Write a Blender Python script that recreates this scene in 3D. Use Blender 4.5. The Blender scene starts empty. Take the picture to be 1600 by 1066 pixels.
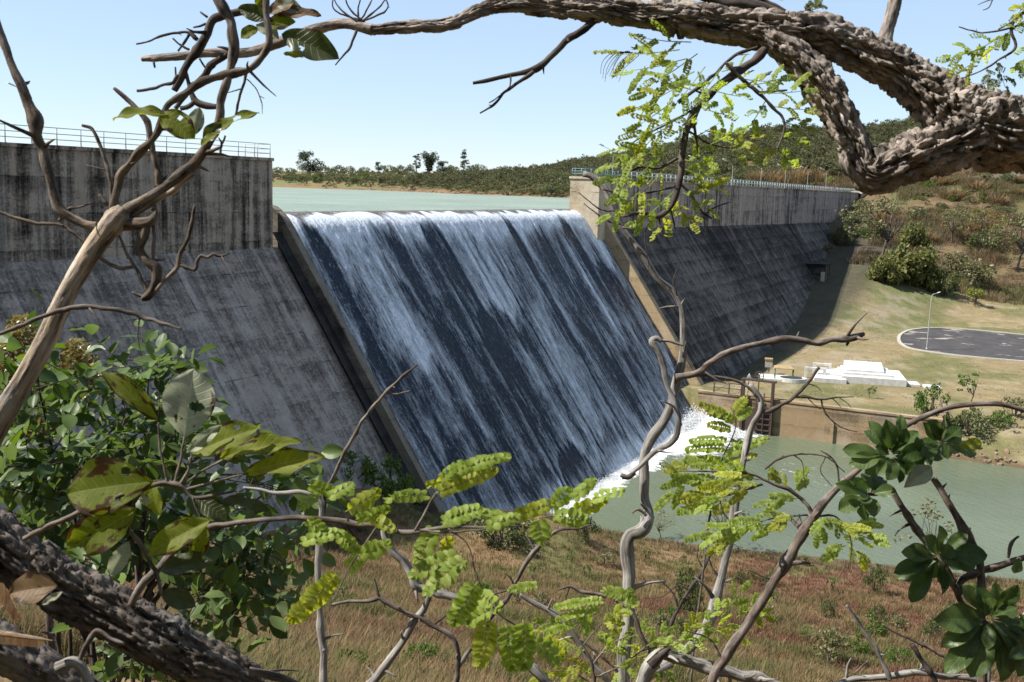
import bpy, math
import numpy as np
from mathutils import Matrix, Vector

scene = bpy.context.scene
COL = scene.collection
rad = math.radians

# ------------------------------------------------------------------ camera frame and dam frame
FPX, PITCH, ROLL = 1600.0, 0.1485, 0.03
CF = np.array([0, math.cos(PITCH), -math.sin(PITCH)])
_U0 = np.array([0, math.sin(PITCH), math.cos(PITCH)]); _R0 = np.array([1.0, 0, 0])
CR = math.cos(ROLL) * _R0 + math.sin(ROLL) * _U0
CU = -math.sin(ROLL) * _R0 + math.cos(ROLL) * _U0
TH = 0.4798
AX = np.array([math.sin(TH), math.cos(TH), 0.0])       # along the dam axis, away from the viewer
NX = np.array([math.cos(TH), -math.sin(TH), 0.0])      # downstream
OR = np.array([-21.0681, 89.3678, 0.0])
ZT, ZC, ZW, ZF = 1.82, -2.7355, -30.41, -26.0           # dam top, lake level, pool level, field level
SLM, SLO = 0.6987, 1.4158                               # slope of the downstream face

def W(t, d, z):
    t, d, z = np.broadcast_arrays(np.asarray(t, float), np.asarray(d, float), np.asarray(z, float))
    return OR + t[..., None] * AX + d[..., None] * NX + z[..., None] * np.array([0, 0, 1.0])

def TD(p):
    q = np.asarray(p, float) - OR
    return q @ AX, q @ NX

def at(px, py, w):
    """a real point w metres ahead of the viewpoint, in the direction of a spot of the photograph"""
    return CF * w + CR * ((px - 800) / FPX * w) - CU * ((py - 533) / FPX * w)

# ------------------------------------------------------------------ numpy noise
def _hash(ix, iy, iz, seed):
    h = (ix.astype(np.int64) * 374761393 + iy.astype(np.int64) * 668265263 + iz.astype(np.int64) * 2147483647 + seed * 974634541) & 0xFFFFFFFF
    h = ((h ^ (h >> 13)) * 1274126177) & 0xFFFFFFFF
    h = ((h ^ (h >> 16)) * 2246822519) & 0xFFFFFFFF
    return ((h ^ (h >> 15)) & 0xFFFFFF) / float(0xFFFFFF)

def vnoise(x, y, z=0.0, seed=0):
    x, y, z = np.broadcast_arrays(np.asarray(x, float), np.asarray(y, float), np.asarray(z, float))
    fx, fy, fz = np.floor(x), np.floor(y), np.floor(z)
    u, v, w = x - fx, y - fy, z - fz
    u, v, w = u*u*(3-2*u), v*v*(3-2*v), w*w*(3-2*w)
    r = 0
    for a in (0, 1):
        for b in (0, 1):
            for c in (0, 1):
                r = r + _hash(fx+a, fy+b, fz+c, seed) * (u if a else 1-u) * (v if b else 1-v) * (w if c else 1-w)
    return r

def fbm(x, y, z=0.0, octaves=4, seed=0):
    r, a, s = 0, 0.5, 0
    for k in range(octaves):
        r = r + a * vnoise(np.asarray(x)*2**k, np.asarray(y)*2**k, np.asarray(z)*2**k, seed+k*17); s += a; a *= .5
    return r / s

def cells(p, seed=0):
    """distance gap between the two nearest cell points (cracks where it is 0)"""
    f = np.floor(p); best = np.full(len(p), 9.0); sec = np.full(len(p), 9.0); cid = np.zeros(len(p))
    for a in (-1, 0, 1):
        for b in (-1, 0, 1):
            for c in (-1, 0, 1):
                q = f + [a, b, c]
                j = np.stack([_hash(q[:, 0], q[:, 1], q[:, 2], seed + k) for k in (1, 2, 3)], 1)
                dd = np.linalg.norm(q + .1 + .8*j - p, axis=1)
                nb = dd < best
                sec = np.where(nb, best, np.minimum(sec, dd)); cid = np.where(nb, j[:, 0], cid); best = np.where(nb, dd, best)
    return sec - best, cid

def sst(a, b, x):
    t = np.clip((np.asarray(x, float) - a) / (b - a), 0, 1)
    return t*t*(3-2*t)

def unit(v):
    v = np.asarray(v, float)
    return v / (np.linalg.norm(v, axis=-1, keepdims=True) + 1e-12)

# ------------------------------------------------------------------ mesh builder
class MB:
    def __init__(s):
        s.v = []; s.t = []; s.q = []; s.tc = []; s.c = []; s.n = 0; s.pg = []
    def add(s, v, tris=None, quads=None, tc=None, col=None):
        v = np.asarray(v, float).reshape(-1, 3); k = len(v)
        s.v.append(v)
        if tris is not None and len(tris): s.t.append(np.asarray(tris, np.int64).reshape(-1, 3) + s.n)
        if quads is not None and len(quads): s.q.append(np.asarray(quads, np.int64).reshape(-1, 4) + s.n)
        s.tc.append(np.zeros((k, 3)) if tc is None else np.asarray(tc, float).reshape(-1, 3))
        s.c.append(np.ones((k, 3)) if col is None else np.broadcast_to(np.asarray(col, float), (k, 3)))
        s.n += k
    def merge(s, o, M=None, loc=(0, 0, 0), col=None):
        v, t, q, tc, c = o.arrays()
        if M is not None: v = v @ np.asarray(M).T
        s.add(v + np.asarray(loc), t, q, tc, c if col is None else c*np.asarray(col))
    def arrays(s):
        z = lambda L, k, ty: np.concatenate(L) if L else np.zeros((0, k), ty)
        return z(s.v, 3, float), z(s.t, 3, np.int64), z(s.q, 4, np.int64), z(s.tc, 3, float), z(s.c, 3, float)
    def mesh(s, name, mat, smooth=True, origin=None):
        v, t, q, tc, c = s.arrays()
        if origin is not None: v = v - np.asarray(origin)
        me = bpy.data.meshes.new(name)
        nt, nq = len(t), len(q)
        me.vertices.add(len(v)); me.vertices.foreach_set('co', v.astype(np.float32).ravel())
        me.loops.add(nt*3 + nq*4)
        me.loops.foreach_set('vertex_index', np.concatenate([t.ravel(), q.ravel()]).astype(np.int32))
        me.polygons.add(nt + nq)
        me.polygons.foreach_set('loop_start', np.concatenate([np.arange(nt)*3, nt*3 + np.arange(nq)*4]).astype(np.int32))
        if not smooth: me.polygons.foreach_set('use_smooth', np.zeros(nt+nq, bool))
        else: me.polygons.foreach_set('use_smooth', np.ones(nt+nq, bool))
        a = me.attributes.new('tc', 'FLOAT_VECTOR', 'POINT'); a.data.foreach_set('vector', tc.astype(np.float32).ravel())
        cc = np.concatenate([c, np.ones((len(c), 1))], 1)
        a = me.attributes.new('gc', 'FLOAT_COLOR', 'POINT'); a.data.foreach_set('color', cc.astype(np.float32).ravel())
        me.update(calc_edges=True); me.validate()
        if mat is not None: me.materials.append(mat)
        return me
    def build(s, name, mat, parent=None, smooth=True, origin=None, **tags):
        if origin is None and parent is not None: origin = parent['_o'] if '_o' in parent else None
        ob = bpy.data.objects.new(name, s.mesh(name, mat, smooth, origin)); COL.objects.link(ob)
        if parent is not None:
            ob.parent = parent
            if origin is not None: ob['_o'] = list(origin)
        elif origin is not None: ob.location = origin; ob['_o'] = list(origin)
        tag(ob, **tags)
        return ob

def tag(o, label=None, cat=None, group=None, kind=None):
    if label: o['label'] = label
    if cat: o['category'] = cat
    if group: o['group'] = group
    if kind: o['kind'] = kind
    return o

def thing(name, label, cat, loc=(0, 0, 0), group=None):
    o = bpy.data.objects.new(name, None); COL.objects.link(o); o.location = [float(x) for x in loc]
    o.empty_display_size = .2; o['_o'] = [float(x) for x in loc]
    return tag(o, label, cat, group)

def copy_tree(o, loc=None, rz=None, sc=None, label=None, group=None, parent=None):
    c = o.copy(); COL.objects.link(c)
    if parent is not None: c.parent = parent
    if loc is not None: c.location = loc
    if rz is not None: c.rotation_euler = (0, 0, rz)
    if sc is not None: c.scale = (sc, sc, sc) if np.isscalar(sc) else sc
    if label: c['label'] = label
    if group: c['group'] = group
    for ch in list(o.children): copy_tree(ch, parent=c)
    return c

# ------------------------------------------------------------------ shapes
def catmull(P, step):
    """P: (n,k) control rows (xyz first) -> resampled rows about `step` apart"""
    P = np.asarray(P, float)
    if len(P) < 3:
        L = np.linalg.norm(P[-1, :3]-P[0, :3]); n = max(2, int(L/step)+1)
        return P[0] + (P[-1]-P[0]) * np.linspace(0, 1, n)[:, None]
    E = np.vstack([2*P[0]-P[1], P, 2*P[-1]-P[-2]]); out = []
    for i in range(1, len(E)-2):
        p0, p1, p2, p3 = E[i-1], E[i], E[i+1], E[i+2]
        n = max(1, int(math.ceil(np.linalg.norm(p2[:3]-p1[:3]) / step)))
        # centripetal-ish: damp tangents by segment length
        l01, l12, l23 = [max(1e-9, np.linalg.norm(b[:3]-a[:3])) for a, b in ((p0, p1), (p1, p2), (p2, p3))]
        m1 = ((p1-p0)/l01 + (p2-p1)/l12) * .5 * l12; m2 = ((p2-p1)/l12 + (p3-p2)/l23) * .5 * l12
        for u in np.arange(n)/n:
            out.append((2*u**3-3*u*u+1)*p1 + (u**3-2*u*u+u)*m1 + (-2*u**3+3*u*u)*p2 + (u**3-u*u)*m2)
    out.append(E[-2])
    return np.array(out)

def tube(mb, P, step, sides=8, rough=0.0, seed=0, freq=1.0, col=None, disp=None, cap=True):
    """P rows: x,y,z,r"""
    Q = catmull(P, step); X = Q[:, :3]; R = np.maximum(Q[:, 3], 1e-4); n = len(X)
    T = unit(np.gradient(X, axis=0)) if n > 2 else np.repeat(unit(X[-1:]-X[:1]), n, 0)
    ref = np.array([0, 0, 1.0]) if abs(T[0, 2]) < .9 else np.array([1.0, 0, 0])
    u = unit(np.cross(T[0], ref)); Us = [u]
    for i in range(1, n):
        u = u - T[i]*(u @ T[i]); u = unit(u); Us.append(u)
    Us = np.array(Us); Vs = np.cross(T, Us)
    S = np.concatenate([[0], np.cumsum(np.linalg.norm(np.diff(X, axis=0), axis=1))])
    th = np.arange(sides)*2*math.pi/sides
    c, s = np.cos(th), np.sin(th)
    tc = np.stack([R[:, None]*c, R[:, None]*s, np.repeat(S[:, None], sides, 1)], -1) + np.array([seed*1.37 % 7, seed*.71 % 5, seed*3.1 % 11])
    rr = np.repeat(R[:, None], sides, 1)
    if rough:
        k = freq/ max(R.mean(), 1e-3)
        rr = rr*(1 + rough*2*(fbm(tc[..., 0]*k, tc[..., 1]*k, tc[..., 2]*k*.45, 3, seed)-.5))
    if disp is not None: rr = rr + disp(tc.reshape(-1, 3), np.repeat(R, sides)).reshape(n, sides)
    V = X[:, None, :] + rr[..., None]*(c[None, :, None]*Us[:, None, :] + s[None, :, None]*Vs[:, None, :])
    V = V.reshape(-1, 3); tcv = tc.reshape(-1, 3)
    i = np.arange(n-1)[:, None]*sides; j = np.arange(sides)[None, :]; j2 = (j+1) % sides
    quads = np.stack([i+j, i+j2, i+sides+j2, i+sides+j], -1).reshape(-1, 4)
    tris = []
    if cap:
        V = np.vstack([V, X[0], X[-1]]); tcv = np.vstack([tcv, tcv[0], tcv[-1]])
        a = n*sides; jj = np.arange(sides); jn = (jj+1) % sides
        tris = np.vstack([np.stack([np.full(sides, a), jn, jj], 1), np.stack([np.full(sides, a+1), (n-1)*sides+jj, (n-1)*sides+jn], 1)])
    mb.add(V, tris, quads, tcv, col)

def box(mb, lo, hi, M=None, o=(0, 0, 0), col=None, tc=None):
    x0, y0, z0 = lo; x1, y1, z1 = hi
    v = np.array([[x0,y0,z0],[x1,y0,z0],[x1,y1,z0],[x0,y1,z0],[x0,y0,z1],[x1,y0,z1],[x1,y1,z1],[x0,y1,z1]], float)
    q = np.array([[0,3,2,1],[4,5,6,7],[0,1,5,4],[1,2,6,5],[2,3,7,6],[3,0,4,7]])
    v = v[q].reshape(-1, 3); raw = v.copy()
    if M is not None: v = v @ np.asarray(M).T
    mb.add(v + np.asarray(o), None, np.arange(24).reshape(6, 4), raw if tc is None else tc, col)

DAM = np.stack([AX, NX, np.array([0, 0, 1.0])], 1)       # columns: t, d, z
def dbox(mb, lo, hi, col=None):                          # box in dam coordinates
    box(mb, lo, hi, DAM, OR, col)

def prism(mb, prof, t0, t1, n=1, col=None, prof2=None):
    """profile (d,z) polygon (convex fan ok for caps) swept along t; hard edges"""
    prof = np.asarray(prof, float); k = len(prof); p2 = prof if prof2 is None else np.asarray(prof2, float)
    ts = np.linspace(t0, t1, n+1)
    for i in range(k):
        a, b, a2, b2 = prof[i], prof[(i+1) % k], p2[i], p2[(i+1) % k]
        for j in range(n):
            f0, f1 = j/n, (j+1)/n
            pts = [(ts[j], *(a+(a2-a)*f0)), (ts[j], *(b+(b2-b)*f0)), (ts[j+1], *(b+(b2-b)*f1)), (ts[j+1], *(a+(a2-a)*f1))]
            pts = np.array(pts); mb.add(W(pts[:, 0], pts[:, 1], pts[:, 2]), None, [[0, 1, 2, 3]], pts, col)
    for tt, pp in ((t0, prof), (t1, p2)):
        pts = np.array([(tt, *p) for p in pp]); idx = np.array([[0, i, i+1] for i in range(1, k-1)])
        mb.add(W(pts[:, 0], pts[:, 1], pts[:, 2]), idx, None, pts, col)

def rod(mb, a, b, r, sides=6, col=None):
    a, b = np.asarray(a, float), np.asarray(b, float)
    tube(mb, np.array([[*a, r], [*b, r]]), 1e9, sides, col=col)

def frames(a, up):
    a = unit(a); s = np.cross(a, up); s = unit(s); return a, s, np.cross(s, a)
# ------------------------------------------------------------------ materials
class N:
    def __init__(s, name, k=.72):
        s.k = k
        s.m = bpy.data.materials.new(name); s.m.use_nodes = True; s.nt = s.m.node_tree; s.nt.nodes.clear()
        s.out = s('OutputMaterial')
    def __call__(s, ty, ins=None, **kw):
        n = s.nt.nodes.new('ShaderNode'+ty)
        for k, v in kw.items(): setattr(n, k, v)
        for k, v in (ins or {}).items(): s.put(n.inputs[k], v)
        return n
    def put(s, sock, v):
        if isinstance(v, bpy.types.NodeSocket): s.nt.links.new(v, sock)
        elif isinstance(v, bpy.types.Node): s.nt.links.new(v.outputs[0], sock)
        else:
            if sock.type == 'RGBA' and len(v) == 3: v = (*v, 1)
            sock.default_value = v
    def tc(s): return s('Attribute', attribute_name='tc').outputs['Vector']
    def gc(s): return s('Attribute', attribute_name='gc').outputs['Color']
    def pos(s): return s('NewGeometry').outputs['Position']
    def island(s): return s('NewGeometry').outputs['Random Per Island']
    def obrand(s): return s('ObjectInfo').outputs['Random']
    def scale(s, vec, xyz): return s('VectorMath', {0: vec, 1: xyz}, operation='MULTIPLY').outputs[0]
    def noise(s, vec, scale=1, detail=4, rough=.5, dist=0): return s('TexNoise', {'Vector': vec, 'Scale': scale, 'Detail': detail, 'Roughness': rough, 'Distortion': dist}).outputs[0]
    def ramp(s, fac, stops, interp='LINEAR'):
        n = s('ValToRGB', {0: fac}); e = n.color_ramp; e.interpolation = interp
        while len(e.elements) < len(stops): e.elements.new(.5)
        for el, (p, c) in zip(e.elements, stops):
            el.position = p; el.color = (c, c, c, 1) if np.isscalar(c) else (*c, 1)
        return n.outputs[0]
    def mix(s, fac, a, b, mode='MIX'):
        n = s('Mix', data_type='RGBA', blend_type=mode, clamp_factor=True)
        s.put(n.inputs[0], fac); s.put(n.inputs[6], a); s.put(n.inputs[7], b); return n.outputs[2]
    def math(s, op, a, b=0.0, c=None):
        n = s('Math', operation=op); s.put(n.inputs[0], a); s.put(n.inputs[1], b)
        if c is not None: s.put(n.inputs[2], c)
        return n.outputs[0]
    def bump(s, h, strength=.5, dist=.02, normal=None):
        d = {'Height': h, 'Strength': strength, 'Distance': dist}
        if normal is not None: d['Normal'] = normal
        return s('Bump', d).outputs[0]
    def hsv(s, col, h=.5, sat=1.0, val=1.0): return s('HueSaturation', {'Hue': h, 'Saturation': sat, 'Value': val, 'Color': col}).outputs[0]
    def bsdf(s, col, rough=.8, normal=None, spec=.3, **kw):
        if s.k != 1: col = s.hsv(col if not isinstance(col, tuple) else (*col[:3], 1), val=s.k)
        d = {'Base Color': col, 'Roughness': rough, 'Specular IOR Level': spec}; d.update(kw)
        if normal is not None: d['Normal'] = normal
        return s('BsdfPrincipled', d).outputs[0]
    def finish(s, sh): s.put(s.out.inputs[0], sh); return s.m

def leaf_mat(name, c1, c2, transl=.45, spec=.35, rough=.45, tint=None, vein=False, brown=0.0, obj=False):
    n = N(name, .85); r = n.island()
    if obj: r = n.math('FRACT', n.math('ADD', r, n.obrand()))
    col = n.mix(r, c1, c2)
    nz = n.noise(n.pos(), 3.0 if not vein else 25, 3); col = n.hsv(col, val=n.ramp(nz, [(.25, .75), (.75, 1.25)]))
    if vein:
        tc = n.tc(); sx = n('SeparateXYZ', {0: tc}); u, v = sx.outputs[0], sx.outputs[1]     # u along, v across (-1..1)
        av = n.math('ABSOLUTE', v)
        mid = n.ramp(av, [(0, 1), (.06, 0)])
        ph = n.math('FRACT', n.math('MULTIPLY', n.math('SUBTRACT', u, n.math('MULTIPLY', av, .16)), 9.0))
        side = n.ramp(n.math('ABSOLUTE', n.math('SUBTRACT', ph, .5)), [(0, 1), (.09, 0)])
        col = n.mix(n.math('MULTIPLY', n.math('MAXIMUM', mid, side), .4), col, n.hsv(col, sat=.8, val=1.9))
        if brown:
            bn = n.noise(n.scale(tc, (3.0, 1.5, 1)), 1.7, 4)
            edge = n.math('ADD', n.math('MULTIPLY', n.math('POWER', av, 3.0), .22), bn)
            bm = n.ramp(edge, [(.72-brown*.25, 0), (.78-brown*.25, 1)])
            col = n.mix(bm, col, (.055, .03, .012))
            sp = n.ramp(n.noise(n.scale(tc, (9, 5, 1)), 2.2, 2), [(.28, 1), (.33, 0)])
            col = n.mix(sp, col, (.03, .018, .01))
        bmp = n.bump(n.math('ADD', n.math('MAXIMUM', mid, side), n.math('MULTIPLY', nz, .4)), .5, .0012)
    else: bmp = None
    p = n.bsdf(col, rough, bmp, spec)
    t = n('BsdfTranslucent', {0: n.hsv(col, h=.49, sat=1.15, val=1.35)})
    return n.finish(n('MixShader', {0: transl, 1: p, 2: t}))

def bark_mat(name, dark, light, sc=1.0, bump=.6, lichen=None, streak=1.0):
    n = N(name); tc = n.scale(n.tc(), (60*sc, 60*sc, 14*sc*streak))
    a = n.noise(tc, 1.0, 6, .65); b = n.noise(n.tc(), 22*sc, 4); c = n.noise(n.tc(), 6, 3)
    col = n.ramp(a, [(.34, dark), (.60, light)])
    col = n.mix(n.ramp(n.noise(n.tc(), 9*sc, 4, .6), [(.5, 0), (.62, .55)]), col, n.hsv(col, sat=.35, val=1.25))
    col = n.hsv(col, val=n.ramp(c, [(.3, .7), (.7, 1.25)]))
    if lichen: col = n.mix(n.ramp(b, [(.55, 0), (.68, .8)]), col, lichen)
    h = n.math('ADD', a, n.math('MULTIPLY', b, .6))
    return n.finish(n.bsdf(col, .9, n.bump(h, bump, .006/sc), .15))

MT = {}
def plain(name, col, rough=.6, var=.25, sc=8, metal=0.0, spec=.4):
    n = N(name); nz = n.noise(n.pos(), sc, 4)
    c = n.hsv((*col, 1), val=n.ramp(nz, [(.25, 1-var), (.75, 1+var)]))
    return n.finish(n.bsdf(c, n.ramp(nz, [(.3, rough-.08), (.7, min(1, rough+.08))]), n.bump(nz, .15, .01), spec, Metallic=metal))

def concrete(name, base, stain, amount, slope=False, seed=0.0, lift=2.0, bays=14.0, warm=None):
    """tc = (t,d,z) in metres. stain runs down the face and gathers below the lift joints"""
    n = N(name); tc = n.tc(); sx = n('SeparateXYZ', {0: tc}); t, d, z = sx.outputs
    zz = n.math('ADD', n.math('DIVIDE', z, lift), n.math('MULTIPLY', n.noise(n.scale(tc, (.08, .08, .08)), 1, 2), .12))
    fr = n.math('FRACT', zz); fl = n.math('FLOOR', zz)
    joint = n.ramp(n.math('ABSOLUTE', n.math('SUBTRACT', fr, .5)), [(.478, 0), (.490, 1)])
    # vertical runs
    run = n.noise(n.scale(tc, (1.15, .10, .07)), 1.0, 5, .62)
    run2 = n.noise(n.scale(tc, (3.6, .35, .22)), 1.0, 4, .6)
    # blotches that change from lift to lift
    cell = n('CombineXYZ', {0: n.math('MULTIPLY', t, .32), 1: n.math('MULTIPLY', fl, .55), 2: n.math('MULTIPLY', z, .35)}).outputs[0]
    blot = n.noise(cell, 1.0, 6, .68)
    big = n.noise(n.scale(tc, (.045, .06, .06)), 1.0, 4)
    fine = n.noise(tc, 5.0, 6, .7)
    # water stains that start at each lift joint and run down by different lengths
    down = n.math('SUBTRACT', 1.0, fr)
    ln = n.noise(n('CombineXYZ', {0: n.math('MULTIPLY', t, 1.15), 1: n.math('MULTIPLY', fl, 3.71), 2: seed}).outputs[0], 1.0, 6, .72)
    ln2 = n.noise(n('CombineXYZ', {0: n.math('MULTIPLY', t, .16), 1: n.math('MULTIPLY', fl, 1.37), 2: seed + 5}).outputs[0], 1.0, 3, .6)
    ln = n.math('ADD', n.math('MULTIPLY', ln, 2.6), n.math('MULTIPLY', ln2, 1.7))
    drip = n.math('MULTIPLY', n.math('SUBTRACT', n.math('SUBTRACT', ln, 2.32 - .34*amount), n.math('MULTIPLY', down, .75)), .55 if slope else .85)
    hband = n.noise(n.scale(tc, (.30, .22, 1.0)), 1.0, 6, .68)
    f = n.math('ADD', n.math('MULTIPLY', run, .95 if not slope else .55), n.math('ADD', n.math('MULTIPLY', hband, .45), n.math('MULTIPLY', big, .5)))
    f = n.math('ADD', f, n.math('ADD', n.math('MULTIPLY', run2, .25), n.math('MULTIPLY', fine, .25)))
    mu = .5*((.95 if not slope else .55) + .45 + .5 + .25 + .25)
    blo = n.math('MULTIPLY', n.math('SUBTRACT', f, mu + .10 - .10*amount), 4.0)
    st = n.math('ADD', n.math('ADD', n.math('MAXIMUM', drip, 0.0), n.math('MAXIMUM', blo, -.15)), n.math('MULTIPLY', n.math('SUBTRACT', fine, .5), 1.1))
    st = n.ramp(st, [(0, 0), (.45, .62), (1, 1)])
    fo = n.noise(tc, 1.7, 5)
    b0 = n.hsv((*base, 1), val=n.ramp(n.math('ADD', n.math('MULTIPLY', fo, .6), n.math('MULTIPLY', fine, .4)), [(.3, .72), (.7, 1.2)]))
    if warm: b0 = n.mix(n.ramp(big, [(.42, 0), (.6, .8)]), b0, warm)
    # pale lime runs
    lime = n.ramp(n.noise(n.scale(tc, (.55, .09, .05) if slope else (1.3, .10, .05)), 1.0, 4), [(.55, 0), (.72, (.45 if slope else .6))])
    b0 = n.mix(lime, b0, n.hsv((*base, 1), sat=.6, val=1.6))
    col = n.mix(n.math('MULTIPLY', st, n.math('SUBTRACT', 1.0, n.math('MULTIPLY', lime, .8))), b0, stain)
    bay = n.math('FRACT', n.math('DIVIDE', t, bays))
    vj = n.ramp(n.math('ABSOLUTE', n.math('SUBTRACT', bay, .5)), [(.493, 0), (.4975, 1)])
    jm = n.math('MULTIPLY', n.math('MAXIMUM', joint, vj), n.ramp(n.noise(tc, .9, 3), [(.46, .0), (.68, .8)]))
    col = n.mix(jm, col, tuple(x*.5 for x in stain))
    h = n.math('SUBTRACT', n.math('ADD', n.math('MULTIPLY', fine, .5), n.math('MULTIPLY', fo, .5)), n.math('MULTIPLY', jm, .12))
    return n.finish(n.bsdf(col, .9, n.bump(h, .5, .04), .2))
# ------------------------------------------------------------------ terrain
def lines(*segs):
    out = []
    for a, b, st in segs: out.append(np.arange(a, b, st))
    return np.concatenate(out)
def grow(a, b, s0, g):
    out = [a]; s = s0
    while abs(out[-1]) < abs(b): out.append(out[-1] + math.copysign(s, b-a)); s *= g
    return np.array(out)

NEARP = np.array([[-160, 26], [-110, 8], [-84, 2.6], [-72, -.9], [-69.6, -1.75], [-66, -4.0], [-60, -6.8], [-52, -10.4], [-34, -18.4], [-16, -24.8], [-3, -28.3], [7, -29.7], [12, -30.45], [17, -31.5], [24, -33], [60, -33]])
HILLP = np.array([[55, -33], [57, -32], [60.5, -30.5], [64, -28], [70, -26.2], [78, -26], [158, -26], [180, -25.4], [200, -23], [212, -20.5], [276, 0], [330, 17], [400, 33], [600, 44], [1500, 36], [7000, 28]])
TALUS = np.array([[60, -27], [81, -28.2], [95, -27.6], [106, -27.4], [140, -24.8], [181, -18.7], [251, -7.8], [276, -.6], [300, 7], [330, 17], [400, 33], [7000, 28]])
SHORE = np.array([[-6000, 500], [-1200, 330], [-400, 290], [-223, 259], [-160, 262], [-127, 240], [-75, 227], [-40, 242], [0, 262], [60, 275]])
HSC = np.array([[-6000, .05], [-600, .05], [-300, .08], [-220, .12], [-160, .34], [-110, .66], [-60, 1.0], [0, 1.15], [60, 1]])

def height(t, d):
    t = np.asarray(t, float); d = np.asarray(d, float)
    wob = 2.2*(vnoise(t/14, d/14, 0, 5)-.5) + .9*(vnoise(t/4, d/4, 0, 6)-.5)
    rough = .9*(fbm(t/9, d/9, 0, 4, 3)-.5) + .25*(vnoise(t/1.3, d/1.3, 0, 8)-.5)
    # near bank
    tn = t - .26*np.clip(d-24, 0, 120)*sst(-55, 0, t) + np.where(t > -30, wob, 0)*.5
    near = np.interp(tn, NEARP[:, 0], NEARP[:, 1]) + rough*sst(-62, -48, t)*sst(14, 4, tn)
    near += 4.2*np.exp(-((t+8)/9)**2 - ((d-14)/7)**2) + 3.2*np.exp(-((t-1)/7.5)**2 - ((d-26)/6.0)**2)
    # right bank: retaining wall up to d=50.5, rip-rap beyond, field, hillside
    tf = t - 6*sst(50, 62, d)*0
    hill = np.interp(t, HILLP[:, 0], HILLP[:, 1])
    field = np.where((t > 60.75) & (d < 50.3) & (t < 80), ZF, hill)
    tal = np.interp(t, TALUS[:, 0], TALUS[:, 1])
    wt = 1-sst(15, 27 + np.clip((t-120)*.3, 0, 30), d - .02*(t-60))
    right = field*(1-wt) + np.maximum(tal, np.where(t < 78, -60, tal))*wt
    right = np.where((t > 60.75) & (t < 79), field*(1-wt*sst(66, 79, t)) + tal*wt*sst(66, 79, t), right)
    bumps = 5*(fbm(t/28, d/28, 0, 3, 11)-.5) + 1.2*(fbm(t/7, d/7, 0, 3, 12)-.5)
    right = right + bumps*sst(205, 235, t) + .25*(fbm(t/5, d/5, 0, 3, 13)-.5)*sst(160, 170, t)
    down = np.where(t < 40, near, np.where(t > 60.75, right, np.where(d > 50.3, np.maximum(hill, -33), -33.0)))
    # upstream: lake bed and shore
    u = t - np.interp(d, SHORE[:, 0], SHORE[:, 1]) - 5*(fbm(d/22, t/60, 0, 3, 21)-.5)
    hs = np.interp(d, HSC[:, 0], HSC[:, 1])
    up = np.where(u < 0, -3.0 + np.maximum(u*.12, -6), -3.0 + np.minimum(u*.13, 2.6)) + hs*np.interp(u, [0, 30, 60, 150, 300, 700, 2500], [0, 3, 8, 24, 33, 36, 40])
    up += np.interp(np.clip(u, 0, 1e4), [0, 60, 200, 450, 900, 1500, 2500, 6000], [0, .8, 4.6, 8.6, 12.5, 16, 20, 14])*(1-np.minimum(hs, 1))
    up += bumps*.5*sst(10, 40, u)
    lf = 1 - sst(-84, -72, t)                      # left abutment
    up = up*(1-lf) + np.maximum(2.0 + (-72-t)*.05, up)*lf
    k = sst(-2, 10, d)
    kk = np.where(t > 255, sst(-14, 16, d), k)
    return up*(1-kk) + down*kk

def hz(p):
    t, d = TD(p); return float(height(t, d))

def gcol(t, d, z):
    """colour of the bare ground and its litter"""
    n1 = fbm(t/9, d/9, 0, 4, 31); n2 = fbm(t/3, d/3, 0, 3, 32); n3 = fbm(t/30, d/30, 0, 3, 33); n4 = fbm(t/.9, d/.9, 0, 2, 37)
    L = lambda a, b, k: np.asarray(a)*(1-k[..., None]) + np.asarray(b)*k[..., None]
    c = np.zeros(np.shape(t)+(3,))
    tan, red, grn = (.25, .17, .09), (.195, .10, .065), (.145, .145, .055)
    near = L(L(tan, red, sst(.43, .60, n1)), grn, sst(.47, .60, n2)*.75)
    fld = L(L((.26, .205, .115), (.165, .155, .07), sst(.44, .62, n1)), (.36, .30, .20), sst(.60, .72, n2)*.55)
    fld = L(fld, (.11, .155, .045), sst(.56, .66, n3)*.6)
    hil = L(L((.17, .122, .068), (.12, .086, .05), sst(.4, .6, n2)), (.115, .12, .05), sst(.46, .58, n1)*.8)
    wood = L((.16, .12, .065), (.09, .09, .04), sst(.4, .6, n1))
    far = L(L((.20, .17, .08), (.16, .17, .075), sst(.4, .6, n3)), (.21, .13, .08), sst(.50, .62, n1)*.8)
    u = t - np.interp(d, SHORE[:, 0], SHORE[:, 1])
    kd = sst(-6, 6, d)[..., None]
    kt = sst(196, 212, t + 8*(n1-.5))[..., None]
    dn = np.where((t < 40)[..., None], near, fld*(1-kt) + hil*kt)
    ds = np.interp(d, HSC[:, 0], HSC[:, 1])
    upc = L(far, wood, sst(.15, .4, ds))
    upc = L(upc, np.array([.26, .15, .085]), (1-sst(3, 9, u))*.8)
    c = upc*(1-kd) + dn*kd
    # muddy waterline of the pool, trench and painted-in dam shadow at the dam's foot
    mud = (1-sst(-30.3, -29.6, z))*sst(0, 5, d)
    c = L(c, (.14, .10, .06), mud)
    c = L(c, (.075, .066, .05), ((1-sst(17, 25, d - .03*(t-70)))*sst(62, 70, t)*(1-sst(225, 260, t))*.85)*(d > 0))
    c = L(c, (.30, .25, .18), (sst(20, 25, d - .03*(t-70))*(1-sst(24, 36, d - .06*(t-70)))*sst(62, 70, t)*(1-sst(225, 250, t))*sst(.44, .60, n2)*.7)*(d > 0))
    return c * (0.88 + .24*n4[..., None])

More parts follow.
